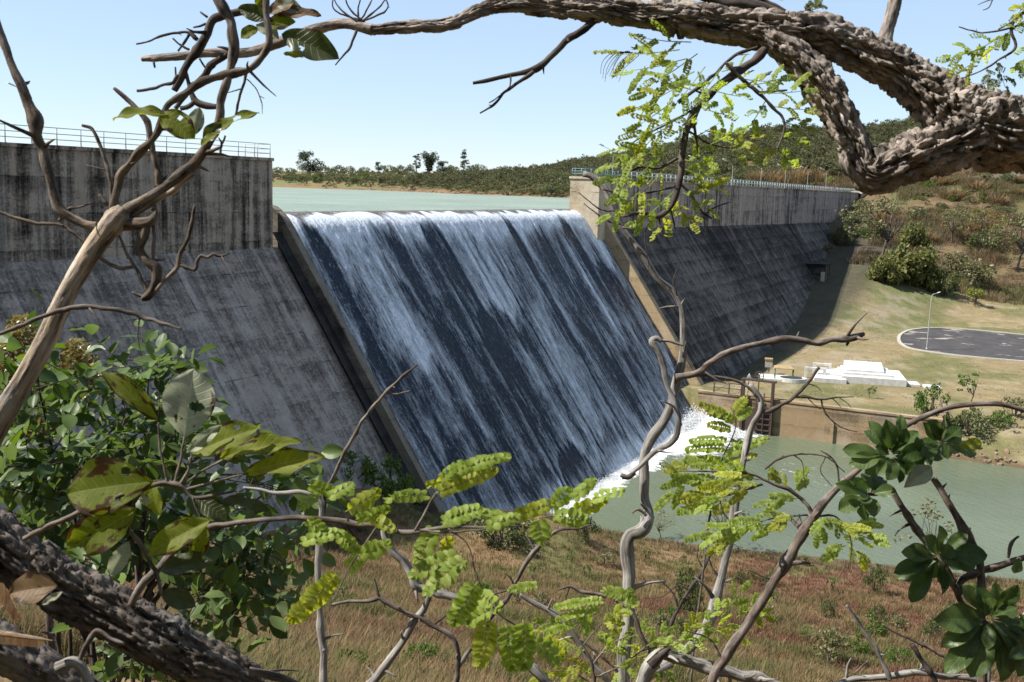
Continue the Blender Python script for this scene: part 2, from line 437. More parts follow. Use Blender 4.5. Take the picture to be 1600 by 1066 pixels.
tl = np.concatenate([grow(-110, -6000, 4, 1.35)[::-1][:-1], lines((-110, -76, 2), (-76, 24, .7), (24, 60, 3)), [60.2, 60.8, 61.5], lines((63, 80, 1.2), (80, 200, 1.9), (200, 420, 2.6)), grow(420, 7000, 4, 1.09)])
dl = np.concatenate([grow(-260, -7000, 5, 1.10)[::-1][:-1], lines((-260, -30, 3.0), (-30, -2, 1.6), (-2, 50, .75)), [50.2, 50.6], lines((51.2, 90, .8), (90, 150, 2)), grow(150, 6000, 4, 1.18)])
TT, DD = np.meshgrid(tl, dl, indexing='ij')
ZZ = height(TT, DD)
mb = MB()
ni, nj = TT.shape
ii = (np.arange(ni-1)[:, None]*nj + np.arange(nj-1)[None, :]).ravel()
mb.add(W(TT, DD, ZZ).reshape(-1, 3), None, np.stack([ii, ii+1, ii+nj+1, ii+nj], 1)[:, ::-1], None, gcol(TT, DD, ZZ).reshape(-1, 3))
n = N('soil and dry litter'); g = n.gc(); p = n.pos()
a = n.noise(p, 3.1, 6, .65); b = n.noise(p, .55, 5, .6); c = n.noise(p, 17, 3, .6)
f = n.math('ADD', n.math('MULTIPLY', a, .5), n.math('ADD', n.math('MULTIPLY', b, .3), n.math('MULTIPLY', c, .3)))
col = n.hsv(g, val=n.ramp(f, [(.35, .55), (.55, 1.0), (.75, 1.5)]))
col = n.mix(n.ramp(n.noise(p, .9, 5), [(.55, 0), (.7, .45)]), col, n.hsv(g, h=.53, sat=1.1, val=.7))
MT['soil'] = n.finish(n.bsdf(col, .95, n.bump(f, .8, .12), .1))
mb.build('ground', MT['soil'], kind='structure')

# ------------------------------------------------------------------ lake and pool
def wave_mat(name, deep, foam=(.85, .87, .88), sc=1.0, rough=.07, strength=.5, mist=.0):
    n = N(name, .9); p = n.pos(); g = n.gc(); sp = n('SeparateColor', {0: g}); fo = sp.outputs[0]
    R = n('VectorRotate', {'Vector': p, 'Angle': 1.1}, rotation_type='Z_AXIS').outputs[0]
    w1 = n.noise(n.scale(R, (.55*sc, 1.7*sc, 1)), 1.0, 4, .55, .4); w2 = n.noise(n.scale(R, (2.4*sc, 5*sc, 1)), 1.0, 3, .5)
    h = n.math('ADD', w1, n.math('MULTIPLY', w2, .35))
    fz = n.noise(p, 1.6, 6, .75); fm = n.ramp(n.math('ADD', fo, n.math('MULTIPLY', n.math('SUBTRACT', fz, .5), 1.5)), [(.36, 0), (.62, 1)])
    caps = n.ramp(n.noise(n.scale(R, (.5*sc, 1.6*sc, 1)), 1.0, 6, .7), [(.745, 0), (.78, 1)])
    fm = n.math('MAXIMUM', n.math('MULTIPLY', fm, n.ramp(fo, [(.02, 0), (.1, 1)])), n.math('MULTIPLY', caps, .6))
    col = n.mix(fm, n.hsv((*deep, 1), val=n.ramp(n.noise(p, .06, 3), [(.3, .85), (.7, 1.15)])), foam)
    rg = n.math('ADD', rough, n.math('MULTIPLY', fm, .6))
    return n.finish(n.bsdf(col, rg, n.bump(n.math('ADD', h, n.math('MULTIPLY', fm, .5)), strength, .22/sc), .5, IOR=1.33))

def sheet(name, t0, t1, nt, d0, d1, nd, z, mat, colf=None):
    T, D = np.meshgrid(np.linspace(t0, t1, nt), np.linspace(d0, d1, nd), indexing='ij'); m = MB()
    ii = (np.arange(nt-1)[:, None]*nd + np.arange(nd-1)).ravel()
    zz = z(T, D) if callable(z) else np.full(T.shape, z)
    m.add(W(T, D, zz).reshape(-1, 3), None, np.stack([ii, ii+1, ii+nd+1, ii+nd], 1)[:, ::-1], None, colf(T, D).reshape(-1, 3) if colf else np.zeros(3))
    return m.build(name, mat, kind='structure')

MT['lake'] = wave_mat('reservoir water', (.20, .245, .185), sc=.75, rough=.42, strength=.75)
MT['pool'] = wave_mat('pool water', (.10, .122, .078), sc=1.1, rough=.22, strength=.6)
def lakez(T, D):   # the lake stays level and bends a little as it is drawn to the crest
    return ZC + .10 - .16*sst(-7, -.7, D)
s1 = sheet('reservoir_water', -75, 420, 60, -700, -.7, 420, lakez, MT['lake'])
def pfoam(T, D):
    toe = 21.2
    e = np.clip(1 - (D-toe)/(1.6 + 2.2*vnoise(T/3, 0, 0, 41) + 8*sst(40, 58, T)), 0, 1)
    jet = np.exp(-((T-56)/5.5)**2 - ((D-23.5)/3.0)**2)*.95 + .6*np.exp(-((T-48)/8)**2 - ((D-25)/3.6)**2)
    streak = .42*np.exp(-((T-44)/12)**2)*np.exp(-((D-42)/12)**2)*vnoise(T/1.5, D/9, 0, 44)
    f = np.clip(np.maximum(np.maximum(e**.7, jet), streak), 0, 1)
    return np.repeat(f[..., None], 3, -1)
def poolz(T, D):
    jet = np.exp(-((T-56.5)/3.2)**2 - ((D-24.3)/2.0)**2)*1.5 + .35*np.exp(-((T-52)/6)**2 - ((D-23)/3)**2)
    e = np.clip(1-(D-20.6)/3, 0, 1)
    return ZW + .9*jet*vnoise(T*.9, D*.9, 0, 45) + .5*e*vnoise(T*1.3, D*1.3, 0, 46) + 1.0*jet
s2 = sheet('pool_water', -2, 60.4, 170, 19.5, 190, 420, poolz, MT['pool'], pfoam)

# ------------------------------------------------------------------ spillway water sheet
def foam_field(T, S):
    """how much white water there is at (t along crest, s down the chute)"""
    tt = T + .25*(vnoise(S/6, T/3, 0, 50)-.5)
    lane = lambda w, k: vnoise(tt/w + .12*(vnoise(S/9, tt/w*2, 0, k+300)-.5), S/60, 0, k)
    l1, l2, l3, l4 = lane(5.2, 51), lane(1.7, 52), lane(.55, 53), lane(.2, 54)
    # roll waves: foam grows towards each front, then breaks off
    def train(L, off, k, jag):
        ph = S/L + off + 1.5*(vnoise(tt/7.5, 3, 0, k)) + .55*vnoise(tt/2.2, 5, 0, k+1) + jag*vnoise(tt/.55, 7, 0, k+2) + .05*vnoise(tt/.18, 9, 0, k+3)
        fr = ph - np.floor(ph)
        return fr**1.1*(1-sst(.93, 1.0, fr))
    w1 = train(17, .1, 60, .16); w2 = train(9.5, .6, 70, .2)
    body = .31 + .58*w1*(.3+1.0*l1)*(.55+.45*sst(.3,.6,l2)) + .20*w2
    # dark lanes where the sheet is thin
    body -= .40*sst(.53, .67, l1*.5 + l2*.5)*sst(.6, 4, S+3*l2)
    body -= .30*sst(.60, .74, l2*.5 + l3*.5)
    body += .34*(l3-.5) + .26*(l4-.5)
    # traced lanes and fronts: (t, half width, s0, s1, amount)
    for tc, hw, s0, s1, am in ((13.8, 1.3, .4, 34, -.6), (10.0, .8, 18, 34, -.55), (18.0, 1.3, 6, 34, -.5), (2.6, .32, 3, 34, -1.1), (5.0, 1.1, 16, 34, -.45), (23.0, .28, 4, 34, -.9), (19.9, .22, 2, 34, -.8), (31.0, .25, 8, 34, -.7), (46.8, .25, 3, 34, -.9), (52.5, .2, 5, 34, -.7),
                               (44.5, 1.6, .2, 34, -.5), (38.5, .3, 1, 34, -.8), (49.5, 1.0, 4, 26, -.5), (55, .8, 1.5, 20, -.4), (59.5, 2.0, 7, 30, -.35), (2.0, 1.5, .4, 5, -.5),
                               (8.0, 2.8, 5, 19.5, .42), (28.0, 2.6, 3, 16.5, .50), (33, 3.2, 14, 32, .30), (8.5, 2.6, .3, 4.7, .55), (52, 1.5, 6, 20, .22), (62.5, 1.1, 3, 16, .4), (27, 1.6, 18, 33, .28)):
        k = np.exp(-((tt + .5*(vnoise(S/7, tc, 0, 85)-.5)*min(1, hw)-tc)/(hw*(.75+.5*vnoise(S/9, 0, 0, 86))))**2)*sst(s0-1.2, s0+1.8, S)
        if am > 0: k = k*(1-sst(s1-.9, s1+.1, S + 2.6*np.abs(tt-tc)/hw + .8*vnoise(tt/.4, 2, 0, 80)))
        else: k = k*(1-sst(s1-4, s1+3, S))
        body = body + am*k*(.8 if am < 0 else 1)
    top = (1-sst(1.2, 5.5, S + 3*(l1-.5) + 2.2*(l2-.5)))*.85*(.35+.9*sst(.3, .55, l1*.5+l2*.5))  # crest foam, raised here and below to paint its sunlit whiteness
    body = body + top*sst(-.2, .7, S)
    body = body + .62*(1-sst(2.2, 6.0, S + 3.5*(l2-.5) + 2*(l1-.5)))*sst(-.1, .8, S)*(.45 + .9*sst(.35, .55, vnoise(tt/4.2, 3.3, 0, 58)))
    body = body + .5*sst(31.5, 34.5, S)
    body = body*(.04 + .96*sst(.6, 2.2, S + 1.3*(vnoise(tt/1.1, 8, 0, 59)-.5)))
    body = body - .10*sst(5, 12, S)
    fl = vnoise(tt/.22, S/1.1, 0, 97)*.6 + vnoise(tt/.5, S/2.6, 0, 98)*.4
    body = body + .55*(fl-.5)
    return np.clip(body, 0, 1)

NT_, NS_ = 760, 620
tS = np.linspace(-1.12, 64.6, NT_)
# profile: level lip, rounded crest, straight chute
def prof(S):
    """S measured down the chute from the crest (negative = lip upstream) -> d, z, normal"""
    L = np.hypot(1, SLM); dx, dz = SLM/L, -1/L
    S = np.asarray(S, float)
    R = 3.4
    a_end = math.atan2(1, SLM)                         # angle of the chute below horizontal
    arc = R*a_end
    u = np.clip(S, 0, arc); ang = u/R
    d = R*np.sin(ang) + np.minimum(S, 0); z = -R*(1-np.cos(ang))
    ex = np.clip(S-arc, 0, None); d = d + ex*dx; z = z + ex*dz
    ang = np.where(S < 0, 0, ang)
    return d - .47, ZC + z, np.sin(ang), np.cos(ang)
S = np.concatenate([np.linspace(-.25, 6, 140), np.linspace(6, 36.6, NS_-140+1)[1:]])
T2, S2 = np.meshgrid(tS, S, indexing='ij')
d, z, nd_, nz_ = prof(S2)
F = foam_field(T2, S2)
lip = (1-sst(2.0, 6.0, S2 + 3*(vnoise(T2/2, S2/8, 0, 95)-.5)))
tex = fbm(T2*2.4, S2*.8, 0, 4, 91)
h = .045 + .10*F*sst(.3, 3, S2) + (.05 + .12*F)*(tex-.5)*sst(.3, 3, S2) + .03*(vnoise(T2/.5, S2/12, 0, 92)-.5)
mb = MB(); nd = len(S)
ii = (np.arange(NT_-1)[:, None]*nd + np.arange(nd-1)).ravel()
mb.add(W(T2, d + nd_*h, z + nz_*h).reshape(-1, 3), None, np.stack([ii, ii+1, ii+nd+1, ii+nd], 1), np.stack([T2, S2, F], -1).reshape(-1, 3), np.repeat(F[..., None], 3, -1).reshape(-1, 3))
n = N('white water on the spillway', 1); sx = n('SeparateXYZ', {0: n.tc()}); t, s, fo = sx.outputs
v = n('CombineXYZ', {0: t, 1: s, 2: 0.0}).outputs[0]
st = n.noise(n.scale(v, (4.5, .7, 1)), 1.0, 6, .72, .3); st2 = n.noise(n.scale(v, (2.2, .16, 1)), 1.0, 5, .65)
sp = n.noise(n.scale(v, (4.2, 1.25, 1)), 1.0, 5, .78)
gr = n.noise(n.scale(v, (8, 4.0, 1)), 1.0, 3, .7)
f = n.math('ADD', fo, n.math('ADD', n.math('MULTIPLY', n.math('SUBTRACT', st, .5), .75), n.math('MULTIPLY', n.math('SUBTRACT', st2, .5), .35)))
f = n.math('ADD', f, n.math('ADD', n.math('MULTIPLY', n.math('SUBTRACT', sp, .5), 1.3), n.math('MULTIPLY', n.math('SUBTRACT', gr, .5), .9)))
fm = n.ramp(n.math('MULTIPLY', f, .7), [(.03, .0), (.13, .045), (.32, .22), (.56, .54), (.84, 1)])
spk = n.ramp(n.noise(n.scale(v, (5.0, 1.5, 1)), 1.0, 3, .6), [(.62, 0), (.70, .9)])
spk = n.math('MULTIPLY', n.math('MULTIPLY', spk, n.ramp(n.math('MULTIPLY', s, .03), [(.05, 1), (.4, .6)])), n.ramp(n.math('ADD', fo, n.math('MULTIPLY', st2, .5)), [(.2, .40), (.6, 1)]))
fm = n.math('MAXIMUM', fm, spk)
wet = n.mix(n.ramp(n.math('MULTIPLY', s, .03), [(.03, 0), (.10, 1)]), (.09, .066, .042), (.014, .022, .038))
col = n.mix(fm, wet, (.82, .87, .94))
b = n.bump(n.math('ADD', n.math('MULTIPLY', st, .6), n.math('ADD', n.math('MULTIPLY', sp, 1.0), n.math('MULTIPLY', gr, .5))), 1.0, .16)
MT['fall'] = n.finish(n.bsdf(col, n.ramp(fm, [(0, .22), (1, .6)]), b, .16, IOR=1.33))
mb.build('spillway_water', MT['fall'], kind='structure')

# spray and froth where the chute meets the pool
mb = MB(); rg = np.random.default_rng(4)
k = 42000
t_ = np.where(rg.random(k) < .45, rg.normal(56, 4, k), rg.uniform(5, 62, k)); t_ = np.clip(t_, 2, 60)
jet = np.exp(-((t_-56)/4.5)**2)
d_ = 20.6 + np.abs(rg.normal(0, 1, k))*(.8 + 1.9*jet); z_ = ZW + .1 + np.abs(rg.normal(0, 1, k))*(.22 + .85*jet)*np.exp(-(d_-21)/6)
c_ = W(t_, d_, z_); r_ = rg.uniform(.02, .06, k)*(1+.5*jet)
a = unit(rg.normal(size=(k, 3))); b_ = unit(np.cross(a, rg.normal(size=(k, 3)))); cc = np.cross(a, b_)
oct_ = np.stack([c_+a*r_[:, None], c_-a*r_[:, None], c_+b_*r_[:, None], c_-b_*r_[:, None], c_+cc*r_[:, None], c_-cc*r_[:, None]], 1).reshape(-1, 3)
fi = np.array([[0,2,4],[2,1,4],[1,3,4],[3,0,4],[2,0,5],[1,2,5],[3,1,5],[0,3,5]])
mb.add(oct_, (np.arange(k)[:, None, None]*6 + fi).reshape(-1, 3))
MT['spray'] = plain('spray', (.85, .87, .88), .6, .05)
tag(mb.build('spray', MT['spray']), kind='stuff')
# ------------------------------------------------------------------ the dam
MT['wall_l'] = concrete('weathered wall concrete', (.43, .37, .305), (.026, .022, .019), 1.25, lift=2.35, bays=15)
MT['slope_l'] = concrete('weathered slope concrete', (.42, .365, .315), (.06, .054, .048), 1.1, True, lift=2.35, bays=15)
MT['wall_r'] = concrete('pale streaked wall concrete', (.46, .385, .34), (.024, .019, .019), 1.05, lift=3.2, bays=11)
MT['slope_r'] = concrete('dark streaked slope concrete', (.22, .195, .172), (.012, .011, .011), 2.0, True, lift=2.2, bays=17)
MT['pier'] = concrete('clean pier concrete', (.58, .51, .40), (.16, .12, .08), .1, lift=4.5, bays=50, warm=(.48, .37, .22))
MT['train'] = concrete('training wall concrete', (.48, .38, .245), (.09, .07, .045), .6, lift=2.35, bays=60, warm=(.36, .25, .13))
MT['gutter'] = concrete('black seepage strip', (.05, .048, .046), (.012, .012, .012), 1.3, True)
MT['retain'] = concrete('ochre stained retaining wall concrete', (.36, .28, .185), (.09, .07, .045), .8, lift=2.2, bays=900, warm=(.34, .225, .12))

DB = W(30, 0, ZW)
dam = thing('concrete_dam', 'long weathered concrete dam with black streaks and an open spillway in its middle', 'dam', DB)
zbL, zbR1, zbR2 = -5.5, -5.5, -7.6
def sl(z, zb): return 3.0 + SLM*(zb - z)
BOT = -37.0
m = MB(); prism(m, [(0, zbL), (3, zbL), (3, ZT-.25), (0, ZT-.25)], -110, -3.5, 12); 
m.build('upper_wall', MT['wall_l'], dam, False)
m = MB(); prism(m, [(-.15, ZT-.25), (3.15, ZT-.25), (3.15, ZT), (-.15, ZT)], -110, -3.45, 1); m.build('coping', MT['wall_l'], dam, False)
m = MB(); prism(m, [(0, zbL-.004), (0, BOT), (sl(BOT, zbL)+.03, BOT), (3.03, zbL-.004)], -110, -2.75, 1); m.build('sloping_face', MT['slope_l'], dam, False)
m = MB(); prism(m, [(0, zbR1), (3, zbR1), (3, ZT-.25), (0, ZT-.25)], 66.2, 282, 20, prof2=[(0, zbR2), (3, zbR2), (3, ZT-.25), (0, ZT-.25)]); m.build('upper_wall', MT['wall_r'], dam, False)
m = MB(); prism(m, [(-.15, ZT-.25), (3.15, ZT-.25), (3.15, ZT), (-.15, ZT)], 66.3, 282, 1); m.build('coping', MT['wall_r'], dam, False)
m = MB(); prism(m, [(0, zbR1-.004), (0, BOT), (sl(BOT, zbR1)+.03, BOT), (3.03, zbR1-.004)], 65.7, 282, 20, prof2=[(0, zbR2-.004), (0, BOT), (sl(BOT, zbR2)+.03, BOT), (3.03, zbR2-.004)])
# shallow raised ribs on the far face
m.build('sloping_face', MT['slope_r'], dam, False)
# pier beside the spillway, with a cap
m = MB(); prism(m, [(-.1, -9), (4.3, -9), (4.3, ZT-.3), (-.1, ZT-.3)], 62.0, 66.2, 1); m.build('pier', MT['pier'], dam, False)
m = MB(); prism(m, [(-.25, ZT-.3), (4.45, ZT-.3), (4.45, ZT+.02), (-.25, ZT+.02)], 61.85, 66.3, 1); m.build('pier_cap', MT['pier'], dam, False)
# spillway body under the water
ss = np.concatenate([np.linspace(-1.5, 5, 24), [40]]); dd, zz, _, _ = prof(ss)
dd = dd - .12*np.sin(np.linspace(0, 1, len(ss))); zz = zz - .12
m = MB(); pp = np.stack([dd, zz], 1)
for i in range(len(pp)-1):
    pts = [(-1.2, *pp[i]), (-1.2, *pp[i+1]), (64.8, *pp[i+1]), (64.8, *pp[i])]; pts = np.array(pts)
    m.add(W(pts[:, 0], pts[:, 1], pts[:, 2]), None, [[3, 2, 1, 0]], pts)
pts = np.array([(-1.2, pp[0][0], pp[0][1]), (64.8, pp[0][0], pp[0][1]), (64.8, pp[0][0], -30), (-1.2, pp[0][0], -30)]); m.add(W(pts[:, 0], pts[:, 1], pts[:, 2]), None, [[0, 1, 2, 3]], pts)
m.build('spillway', MT['gutter'], dam, False)
# training walls down both sides of the chute
def training(t0, t1, hgt, mat, zs):
    s_ = np.concatenate([np.linspace(1.2, 6, 14), [42]]); d_, z_, a_, b_ = prof(s_)
    top = np.stack([d_ + a_*hgt, z_ + b_*hgt], 1); low = np.stack([d_ - a_*2.0, z_ - b_*2.0], 1)
    top[0] = (0.4, zs); top[:6, 1] = np.minimum(top[:6, 1], zs)
    m = MB()
    for i in range(len(top)-1):
        for (A, B, C, D) in (((t0, *low[i]), (t0, *low[i+1]), (t0, *top[i+1]), (t0, *top[i])), ((t1, *top[i]), (t1, *top[i+1]), (t1, *low[i+1]), (t1, *low[i])), ((t0, *top[i]), (t0, *top[i+1]), (t1, *top[i+1]), (t1, *top[i]))):
            q = np.array([A, B, C, D]); m.add(W(q[:, 0], q[:, 1], q[:, 2]), None, [[3, 2, 1, 0]], q)
    q = np.array([(t0, *low[0]), (t1, *low[0]), (t1, *top[0]), (t0, *top[0])]); m.add(W(q[:, 0], q[:, 1], q[:, 2]), None, [[0, 1, 2, 3]], q)
    return m.build('training_wall', mat, dam, False)
MT['train_l'] = concrete('dark jointed training wall concrete', (.25, .215, .165), (.03, .027, .024), .8, lift=2.35, bays=60)
training(-2.0, -1.16, 1.05, MT['train_l'], -1.9)
training(64.65, 66.0, 1.6, MT['train'], -2.0)
# the dark wet gutter along the left training wall
s_ = np.array([3.5, 42]); d_, z_, a_, b_ = prof(s_); m = MB()
for t0, t1, h0, h1 in ((-3.15, -2.0, .26, .26),):
    q = np.array([(t0, d_[0]+a_[0]*h0, z_[0]+b_[0]*h0), (t0, d_[1]+a_[1]*h0, z_[1]+b_[1]*h0), (t1, d_[1]+a_[1]*h1, z_[1]+b_[1]*h1), (t1, d_[0]+a_[0]*h1, z_[0]+b_[0]*h1)])
    m.add(W(q[:, 0], q[:, 1], q[:, 2]), None, [[3, 2, 1, 0]], q)
m.build('gutter', MT['gutter'], dam, False)
# small valve house stuck to the far end of the sloping face
m = MB(); zb = -20.5; dbox(m, (176, sl(zb, -6.9)-4, zb-1), (182, sl(zb, -6.9)+1.6, zb+5.0)); m.build('valve_house', MT['slope_r'], dam, False)
m = MB(); dbox(m, (175.9, sl(zb, -6.9)+.55, zb-.9), (175.98, sl(zb, -6.9)+1.45, zb+3.2)); m.build('door', MT['pier'], dam, False)

# retaining wall of the stilling basin
rw = thing('retaining_wall', 'ochre stained concrete retaining wall along the far edge of the green pool', 'wall', W(60.5, 35, ZW))
m = MB(); dbox(m, (60.0, 20.5, -34), (60.78, 50.4, ZF+.02)); m.build('wall_face', MT['retain'], rw, False)
m = MB(); dbox(m, (59.88, 20.4, ZF+.02), (60.9, 50.55, ZF+.26)); m.build('coping', MT['retain'], rw, False)
m = MB()
for dq in (38.0, 46.3): dbox(m, (59.72, dq-.18, -31.5), (60.0, dq+.18, ZF-1.8-.3*(dq > 40)))
m.build('buttress', MT['train'], rw, False)
m = MB(); dbox(m, (60.9, 49.9, -31), (66.5, 50.62, ZF+.3)); m.build('return_wall', MT['retain'], rw, False)

# ------------------------------------------------------------------ railings and lamps on the crest
MT['rail_w'] = plain('pale painted rail', (.50, .55, .58), .5, .1, metal=0)
MT['rail_b'] = plain('blue green painted rail', (.16, .26, .30), .5, .15)
MT['lamp_metal'] = plain('galvanised lamp metal', (.42, .43, .42), .5, .15)
MT['lamp_glass'] = plain('milky lamp cover', (.75, .75, .72), .35, .03)

def railing(name, label, ts, d, heights, mat, r=.035, post_top=1.12, ends=()):
    o = thing(name, label, 'railing', W(ts[0], d, ZT))
    for t_ in ts:
        m = MB(); rod(m, W(t_, d, ZT-.01), W(t_, d, ZT+post_top), r*1.2, 6); rod(m, W(t_, d, ZT), W(t_, d, ZT+.03), .09, 8); m.build('post', mat, o)
    for h_ in heights:
        m = MB(); rod(m, W(ts[0], d, ZT+h_), W(ts[-1], d, ZT+h_), r, 6)
        for tt, d2 in ends: rod(m, W(tt, d, ZT+h_), W(tt, d2, ZT+h_), r, 6)
        m.build('rail', mat, o)
    for tt, d2 in ends:
        for q in np.linspace(d, d2, 3)[1:]:
            m = MB(); rod(m, W(tt, q, ZT-.01), W(tt, q, ZT+post_top), r*1.2, 6); m.build('post', mat, o)
    return o
railing('guard_railing', 'thin pale three-bar railing along the near left section of the dam crest', np.linspace(-48, -3.6, 25), 2.85, (1.1, .72, .36), MT['rail_w'], .03, ends=((-3.6, .2),))
railing('guard_railing', 'short blue green railing around the top of the pale spillway pier', np.linspace(62.1, 74, 7), 4.2 if False else 2.95, (1.1, .75, .4), MT['rail_b'], .045, ends=((62.1, .1),))
railing('guard_railing', 'long pale railing of closely seen posts receding along the far section of the dam crest', np.linspace(75.5, 281, 92), 2.85, (1.1, .6), MT['rail_w'], .055)
railing('guard_railing', 'blue grey railing on the reservoir side of the far dam crest', np.linspace(63, 279, 60), .12, (1.1, .6), MT['rail_b'], .045)

def lamp(loc, hgt, arm, adir, label, group=None, r=.06):
    o = thing('street_lamp', label, 'street lamp', loc, group); loc = np.asarray(loc, float); adir = unit(adir)
    m = MB(); top = loc + [0, 0, hgt]
    tube(m, np.array([[*(loc-[0, 0, .05]), r*1.3], [*(loc+[0, 0, hgt*.5]), r], [*(loc+[0, 0, hgt*.93]), r*.8]]), .4, 8)
    rod(m, loc-[0, 0, .1], loc+[0, 0, .25], r*2.2, 8); m.build('post', MT['lamp_metal'], o)
    m = MB(); e = top + adir*arm + [0, 0, arm*.42]
    tube(m, np.array([[*(loc+[0, 0, hgt*.92]), r*.8], [*(top + adir*arm*.15 + [0, 0, arm*.03]), r*.75], [*e, r*.6]]), .15, 8); m.build('arm', MT['lamp_metal'], o)
    m = MB(); a_, s_, u_ = frames(adir + [0, 0, .42], np.array([0, 0, 1.0]))
    M_ = np.stack([a_, s_, u_], 1); L_ = arm*.55
    v = []
    for x, w_, h_ in ((-.1, .35, .5), (.2, 1, 1), (.75, 1, .9), (1, .4, .4)):
        for y, z_ in ((-1, -.3), (-.7, .7), (.7, .7), (1, -.3)): v.append((x*L_, y*w_*L_*.22, z_*h_*L_*.2))
    v = np.array(v) @ M_.T + e; q = []
    for i in range(3):
        for j in range(4): q.append((i*4+j, i*4+(j+1) % 4, i*4+4+(j+1) % 4, i*4+4+j))
    q += [(3, 2, 1, 0), (12, 13, 14, 15)]
    m.add(v, None, q); m.build('lamp_head', MT['lamp_glass'], o, False)
    return o
crest = [(-23.9, 'slim lamp on the near left dam crest, its arm crossing behind the bare dark stem'),
         (76, 'crest lamp nearest the pale pier, half hidden by hanging lime leaves'), (118.9, 'crest lamp just right of the hanging leafy branch, before dark woodland'),
         (141, 'tallest looking white crest lamp on the far dam section'), (164.5, 'crest lamp before the first dry straw tussocks of the hillside'),
         (188.2, 'crest lamp before the widest patch of dry straw grass'), (214.1, 'second last lamp on the far dam crest, before a straw coloured bank'), (239.4, 'last and smallest lamp at the far end of the dam crest')]
for t_, lb in crest:
    lamp(W(t_, .45 if t_ > 0 else .5, ZT), 3.3 if t_ < 0 else 4.0+max(0, (t_-118)*.012), .95 if t_ < 0 else 1.7, -AX*.4 + np.array([-1.0, -.1, 0]), lb, 'lamps along the dam crest', .045 if t_ < 0 else .055)
# ------------------------------------------------------------------ paved turning circle
def px_ground(px, py, z):
    r = at(px, py, 1.0); return r*(z/r[2])
MT['asphalt'] = None
n = N('patched asphalt'); p = n.pos(); a = n.noise(p, .35, 5, .6); b = n.noise(p, 30, 3)
c = n.ramp(a, [(.35, (.055, .052, .055)), (.6, (.085, .08, .08))]); c = n.hsv(c, val=n.ramp(b, [(.3, .8), (.7, 1.2)]))
patch = n.ramp(n.noise(n.scale(p, (1, 1.6, 1)), .16, 4, .55), [(.61, 0), (.64, .8)])
c = n.mix(patch, c, (.42, .37, .31)); MT['asphalt'] = n.finish(n.bsdf(c, .9, n.bump(b, .3, .02), .2))
MT['white'] = plain('white limewash', (.66, .65, .62), .75, .22, 1.6, spec=.2)
MT['white2'] = plain('dusty white kerb', (.46, .43, .38), .85, .15, 2, spec=.2)
E_ = [(1600, 565), (1500, 556), (1450, 549.5), (1425, 545), (1411, 538), (1407, 530), (1412, 522), (1428, 516), (1460, 513.5), (1500, 515), (1600, 524)]
P_ = np.array([px_ground(x, y, ZF) for x, y in E_]); e0 = unit(P_[0]-P_[1]); e1 = unit(P_[-1]-P_[-2])
P_ = np.vstack([P_[0]+e0*70, P_, P_[-1]+e1*70]); P_ = catmull(np.c_[P_, np.zeros(len(P_))], 1.0)[:, :3]; P_[:, 2] = ZF
cen = P_.mean(0)
m = MB(); k = len(P_); m.add(np.vstack([P_ + [0, 0, .05], cen + [0, 0, .05]]), [[i, i+1, k] for i in range(k-1)] + [[k-1, 0, k]])
m.build('road', MT['asphalt'], kind='structure')
m = MB(); dv = unit(np.gradient(P_, axis=0)); nn = np.cross(dv, [0, 0, 1.0]); nn *= np.sign(((P_-cen)*nn).sum(1))[:, None]
a_, b_ = P_ + nn*.02, P_ + nn*.62; h_ = np.array([0, 0, .17]); lo = np.array([0, 0, -.3])
R4 = np.stack([a_+lo, a_+h_, b_+h_, b_+lo], 1).reshape(-1, 3)
q = [(i*4+j, i*4+j+1, i*4+5+j, i*4+4+j) for i in range(k-1) for j in range(3)]
m.add(R4, None, q); m.build('kerb', MT['white2'], kind='structure', smooth=False)

# tall street lamp in the field
base = px_ground(1448, 546, ZF)
lamp(base, 9.6, 1.0, np.array([1.0, 0, 0]), 'tall pale street lamp standing on the near edge of the asphalt turning circle', r=.085)

# ------------------------------------------------------------------ white stepped platform
O1 = px_ground(1415, 605, ZF); O2 = px_ground(1269, 595, ZF)
ux = unit((O1-O2)*[1, 1, 0]); uy = np.array([-ux[1], ux[0], 0]); uy = uy if uy[1] > 0 else -uy
Wd = np.linalg.norm((O1-O2)[:2])
MM = np.stack([ux, uy, np.array([0, 0, 1.0])], 1)
pf = thing('stepped_platform', 'large white stepped concrete platform with a raised sloping block lying on the field', 'platform', O2)
def sbox(m, lo, hi): box(m, lo, hi, MM, O2)
def slab(lo, hi, name, mat='white'):
    m = MB(); sbox(m, lo, hi); o = m.build(name, MT[mat], pf, False)
    bv = o.modifiers.new('bevel', 'BEVEL'); bv.width = .05; bv.segments = 2; bv.limit_method = 'ANGLE'; return o
slab((4.0, .1, -.3), (Wd+.1, 8.4, .95), 'base_slab')
slab((.2, -.9, -.3), (4.6, 2.2, .6), 'base_slab')
slab((.9, 2.25, -.3), (3.95, 7.8, .75), 'base_slab')
slab((4.4, 1.6, .954), (Wd-1.6, 8.2, 1.25), 'step')
m = MB(); x0, x1 = 4.8, Wd-2.6
pr_ = np.array([(2.9, 1.254), (2.9, 1.5), (7.0, 2.15), (7.7, 2.1), (7.8, 1.254)])
for i in range(5):
    a, b = pr_[i], pr_[(i+1) % 5]
    m.add(np.array([(x0, *a), (x0, *b), (x1, *b), (x1, *a)]) @ MM.T + O2, None, [[0, 1, 2, 3]])
for x in (x0, x1): m.add(np.array([(x, *q) for q in pr_]) @ MM.T + O2, [[0, 1, 2], [0, 2, 3], [0, 3, 4]])
m.build('raised_block', MT['white'], pf, False)
